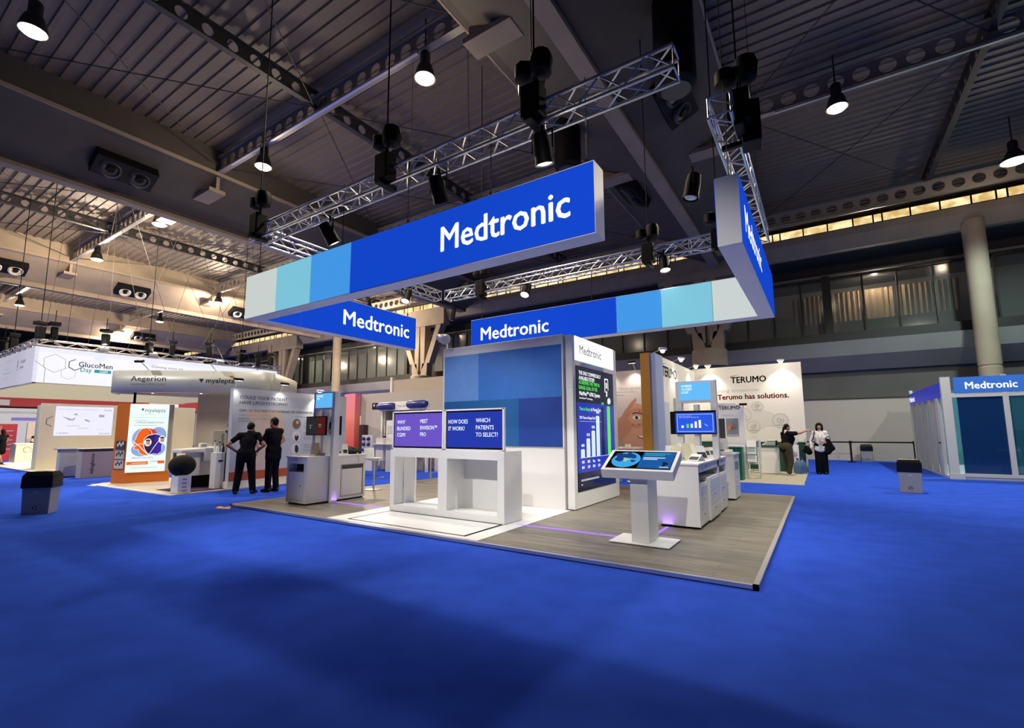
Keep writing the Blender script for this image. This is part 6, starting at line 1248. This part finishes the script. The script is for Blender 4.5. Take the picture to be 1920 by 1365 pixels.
hr_b, hr_br = mat('hair_black', (.005, .004, .004), .6, spec=.2), mat('hair_brown', (.12, .05, .02), .5)
shoe_b, shoe_t = mat('shoe_black', (.006, .006, .006), .4), mat('shoe_tan', (.42, .33, .26), .7)

def lk(P): shirt(P, cl_black, .6, .016, hem=.06); trousers(P, cl_black, .008); shoes(P, shoe_b); hair(P, hr_b)
person('person in black polo and trousers seen from behind, leaning with both hands on hips', -11.95, 6.3, .92, 1.76,
       dict(hip=(0, -.02, .93), chest=(.02, .05, 1.25), neck=(.03, .10, 1.45), head=(.05, .17, 1.60), shR=(.22, .07, 1.41), shL=(-.17, .05, 1.40), elR=(.40, -.06, 1.17), elL=(-.40, -.08, 1.18), wrR=(.21, .06, 1.0), wrL=(-.21, .05, 1.0),
            dR=(-.8, .5, -.15), dL=(.8, .5, -.15), nR=(0, .3, -1), nL=(0, .3, -1), hR=(.10, -.02, .91), hL=(-.10, -.02, .91), knR=(.14, 0, .5), knL=(-.14, .01, .5), anR=(.19, -.05, .08), anL=(-.18, -.04, .08), face=(.35, 1, -.25), toeR=(.35, 1, 0), toeL=(-.35, 1, 0)), sk_m, lk, 'people talking at the poster wall', build=1.1)
def lk(P):
    shirt(P, cl_suit, 1.95, .022, 'jacket', hem=.14); trousers(P, cl_suit, .004); shoes(P, shoe_b); hair(P, hr_b)
    hd, fc_, up_ = P['hd'], P['fc'], P['up']; blob('beard', [(hd+fc_*.05-up_*.075, (.05, .045, .045))], .01, hr_b, P['t'], P['tf'], 2)
    V = P['V']; blob('red_collar', [(V['neck']+Vector((0, -.01, .01)), V['neck']+Vector((0, -.012, .03)), .07, .066)], .009, mat('collar_red', (.35, .02, .02), .8), P['t'], P['tf'], 2)
person('person in black suit with dark beard standing with folded arms by the poster wall', -11.72, 6.86, 1.85, 1.86,
       dict(elR=(.24, .12, 1.15), elL=(-.25, .12, 1.15), wrR=(-.06, .25, 1.19), wrL=(.06, .27, 1.14), dR=(-1, .05, .1), dL=(1, .05, .1), nR=(0, -1, 0), nL=(0, -1, 0), face=(-.1, 1, -.1), anR=(.1, -.03, .08), anL=(-.1, .02, .08)), sk_m, lk, 'people talking at the poster wall')
def lk(P):
    shirt(P, cl_black, .55, .016); trousers(P, cl_olive, .006, length=.93); shoes(P, shoe_t); hair(P, hr_b, 'tail'); V = P['V']
    h = P['tf'] @ (V['hip']+Vector((-.02, .26, -.12))); MB().ball(h, .05, .03, .06).build('white_badge', paper, P['t'], smooth=True)
    blob('white_collar', [(V['neck']-Vector((0, .02, .005)), V['neck']+Vector((0, -.02, .02)), .066, .062)], .009, cl_white, P['t'], P['tf'], 2)
person('person in black top and olive trousers pointing to the right with outstretched arm', -1.0, 17.98, -.95, 1.67,
       dict(shR=(.19, .02, 1.41), shL=(-.19, .0, 1.41), elR=(.24, .30, 1.44), wrR=(.26, .55, 1.53), dR=(.02, 1, .12), nR=(-.3, 0, -1), elL=(-.26, .02, 1.14), wrL=(-.22, .16, .94), point=True, hip=(0, -.07, .93), chest=(0, .05, 1.24), face=(.1, 1, .0), hR=(.11, -.05, .90), hL=(-.11, -.05, .9), knR=(.12, 0, .5), knL=(-.12, .02, .5), anR=(.11, -.08, .08), anL=(-.12, .10, .08)), sk_l, lk, build=1.32)
def lk(P):
    shirt(P, cl_white, 1.9, .02, 'blouse', hem=.1); trousers(P, cl_black, .03, length=.98); shoes(P, shoe_b); hair(P, mat('hair_dark_brown', (.014, .007, .005), .8, spec=.1), 'bob')
    V = P['V']; tf = P['tf']; m = MB(); m.path([tf @ Vector(p) for p in ((-.07, .05, 1.45), (-.05, .135, 1.3), (0, .165, 1.12), (.05, .135, 1.3), (.07, .05, 1.45))], .007, 5); m.build('lanyard', mat('lanyard_grey', (.12, .14, .16), .6), P['t'])
    m = MB(); m.obox(tf @ Vector((0, .175, 1.08)), (1, 0, 0), (0, 1, 0), (0, 0, 1), .045, .006, .06); m.build('name_badge', mat('badge_grey', (.35, .38, .42), .5), P['t'])
t = person('person in white blouse and wide black trousers facing the camera with a lanyard', -.1, 19.11, PI+.05, 1.70,
       dict(shR=(.155, 0, 1.41), shL=(-.155, 0, 1.41), elR=(.27, -.03, 1.14), wrR=(.27, .04, .88), elL=(-.25, .0, 1.13), wrL=(-.16, .21, 1.08), dL=(.8, .5, .1), nL=(.3, -1, 0), knR=(.09, .02, .5), knL=(-.09, .02, .5), anR=(.09, -.02, .08), anL=(-.09, -.02, .08), face=(.1, 1, .05)), sk_l, lk)
q = thing('handbag', 'large black handbag and coat hanging from the arm of the white blouse person', 'bag', (.13, 18.9, .7)); blob('bag_body', [((.12, 18.95, 1.12), (.10, 18.95, .74), .07, .09), ((.12, 18.95, 1.12), (.24, 18.97, .86), .06, .07), ((.24, 18.97, .86), (.12, 18.95, .72), .05, .06)], .014, cl_black, q, Matrix.Identity(4), 4); m = MB(); m.path([(.06, 18.95, 1.15), (.08, 18.94, 1.23), (.14, 18.94, 1.25), (.2, 18.95, 1.15)], .012); m.build('handle', black, q)
q = thing('shoulder_bag', 'round black shoulder bag behind the right hand of the white blouse person', 'bag', (-.47, 19.2, .6)); blob('bag_body', [((-.50, 19.2, .86), (-.44, 19.2, .72), .08, .1), ((-.56, 19.2, .76), (-.40, 19.2, .74), .07, .07)], .014, cl_black, q, Matrix.Identity(4), 4); m = MB(); m.path([(-.44, 19.2, .9), (-.28, 19.0, 1.2), (-.24, 18.97, 1.42), (-.25, 19.1, 1.43)], .014); m.build('strap', black, q)
def lk(P):
    b = P['b']; V = P['V']; shirt(P, cl_black, .2, .014, 'dress'); blob('skirt', [(V['hip'], V['hip']-Vector((0, 0, .28)), .14, .17)], .014, cl_black, P['t'], P['tf'], 4); shoes(P, shoe_b); hair(P, mat('hair_dark_brown', None), 'long')
person('person in short black dress walking past the far red display', -32.6, 5.72, 2.0, 1.68, dict(knR=(.1, .12, .5), anR=(.1, .22, .09), knL=(-.1, -.04, .5), anL=(-.1, -.25, .12), elR=(.24, .08, 1.15), wrR=(.2, .25, .98)), sk_l, lk, z=.0)
def lk(P): shirt(P, cl_black, .35, .014, 'top', hem=.1); trousers(P, cl_black); shoes(P, shoe_b); hair(P, hr_br, 'bob')
person('person with brown hair bending over the cream welcome desk', -32.6, 6.85, -1.5, 1.70, dict(chest=(0, .22, 1.18), neck=(0, .40, 1.30), head=(0, .53, 1.36), face=(0, .7, -.7), shR=(.19, .36, 1.28), shL=(-.19, .36, 1.28), elR=(.26, .50, 1.08), elL=(-.26, .5, 1.08), wrR=(.12, .62, 1.02), wrL=(-.12, .62, 1.02), dR=(-.5, .8, 0), dL=(.5, .8, 0), nR=(0, 0, -1), nL=(0, 0, -1)), sk_l, lk, z=.05)
def lk(P): shirt(P, cl_suit, 1.95, .02, 'jacket', hem=.1); trousers(P, cl_suit); shoes(P, shoe_b); hair(P, mat('hair_cropped', (.012, .009, .008), .7))
person('dark haired person in black jacket reaching out behind the grey chair back', -15.55, 7.65, -.95, 1.78, dict(elR=(.3, .28, 1.36), wrR=(.28, .52, 1.36), dR=(0, 1, 0), nR=(0, 0, -1), elL=(-.24, .1, 1.15), wrL=(-.2, .28, 1.0), face=(.2, 1, -.1)), sk_d, lk, z=.02)
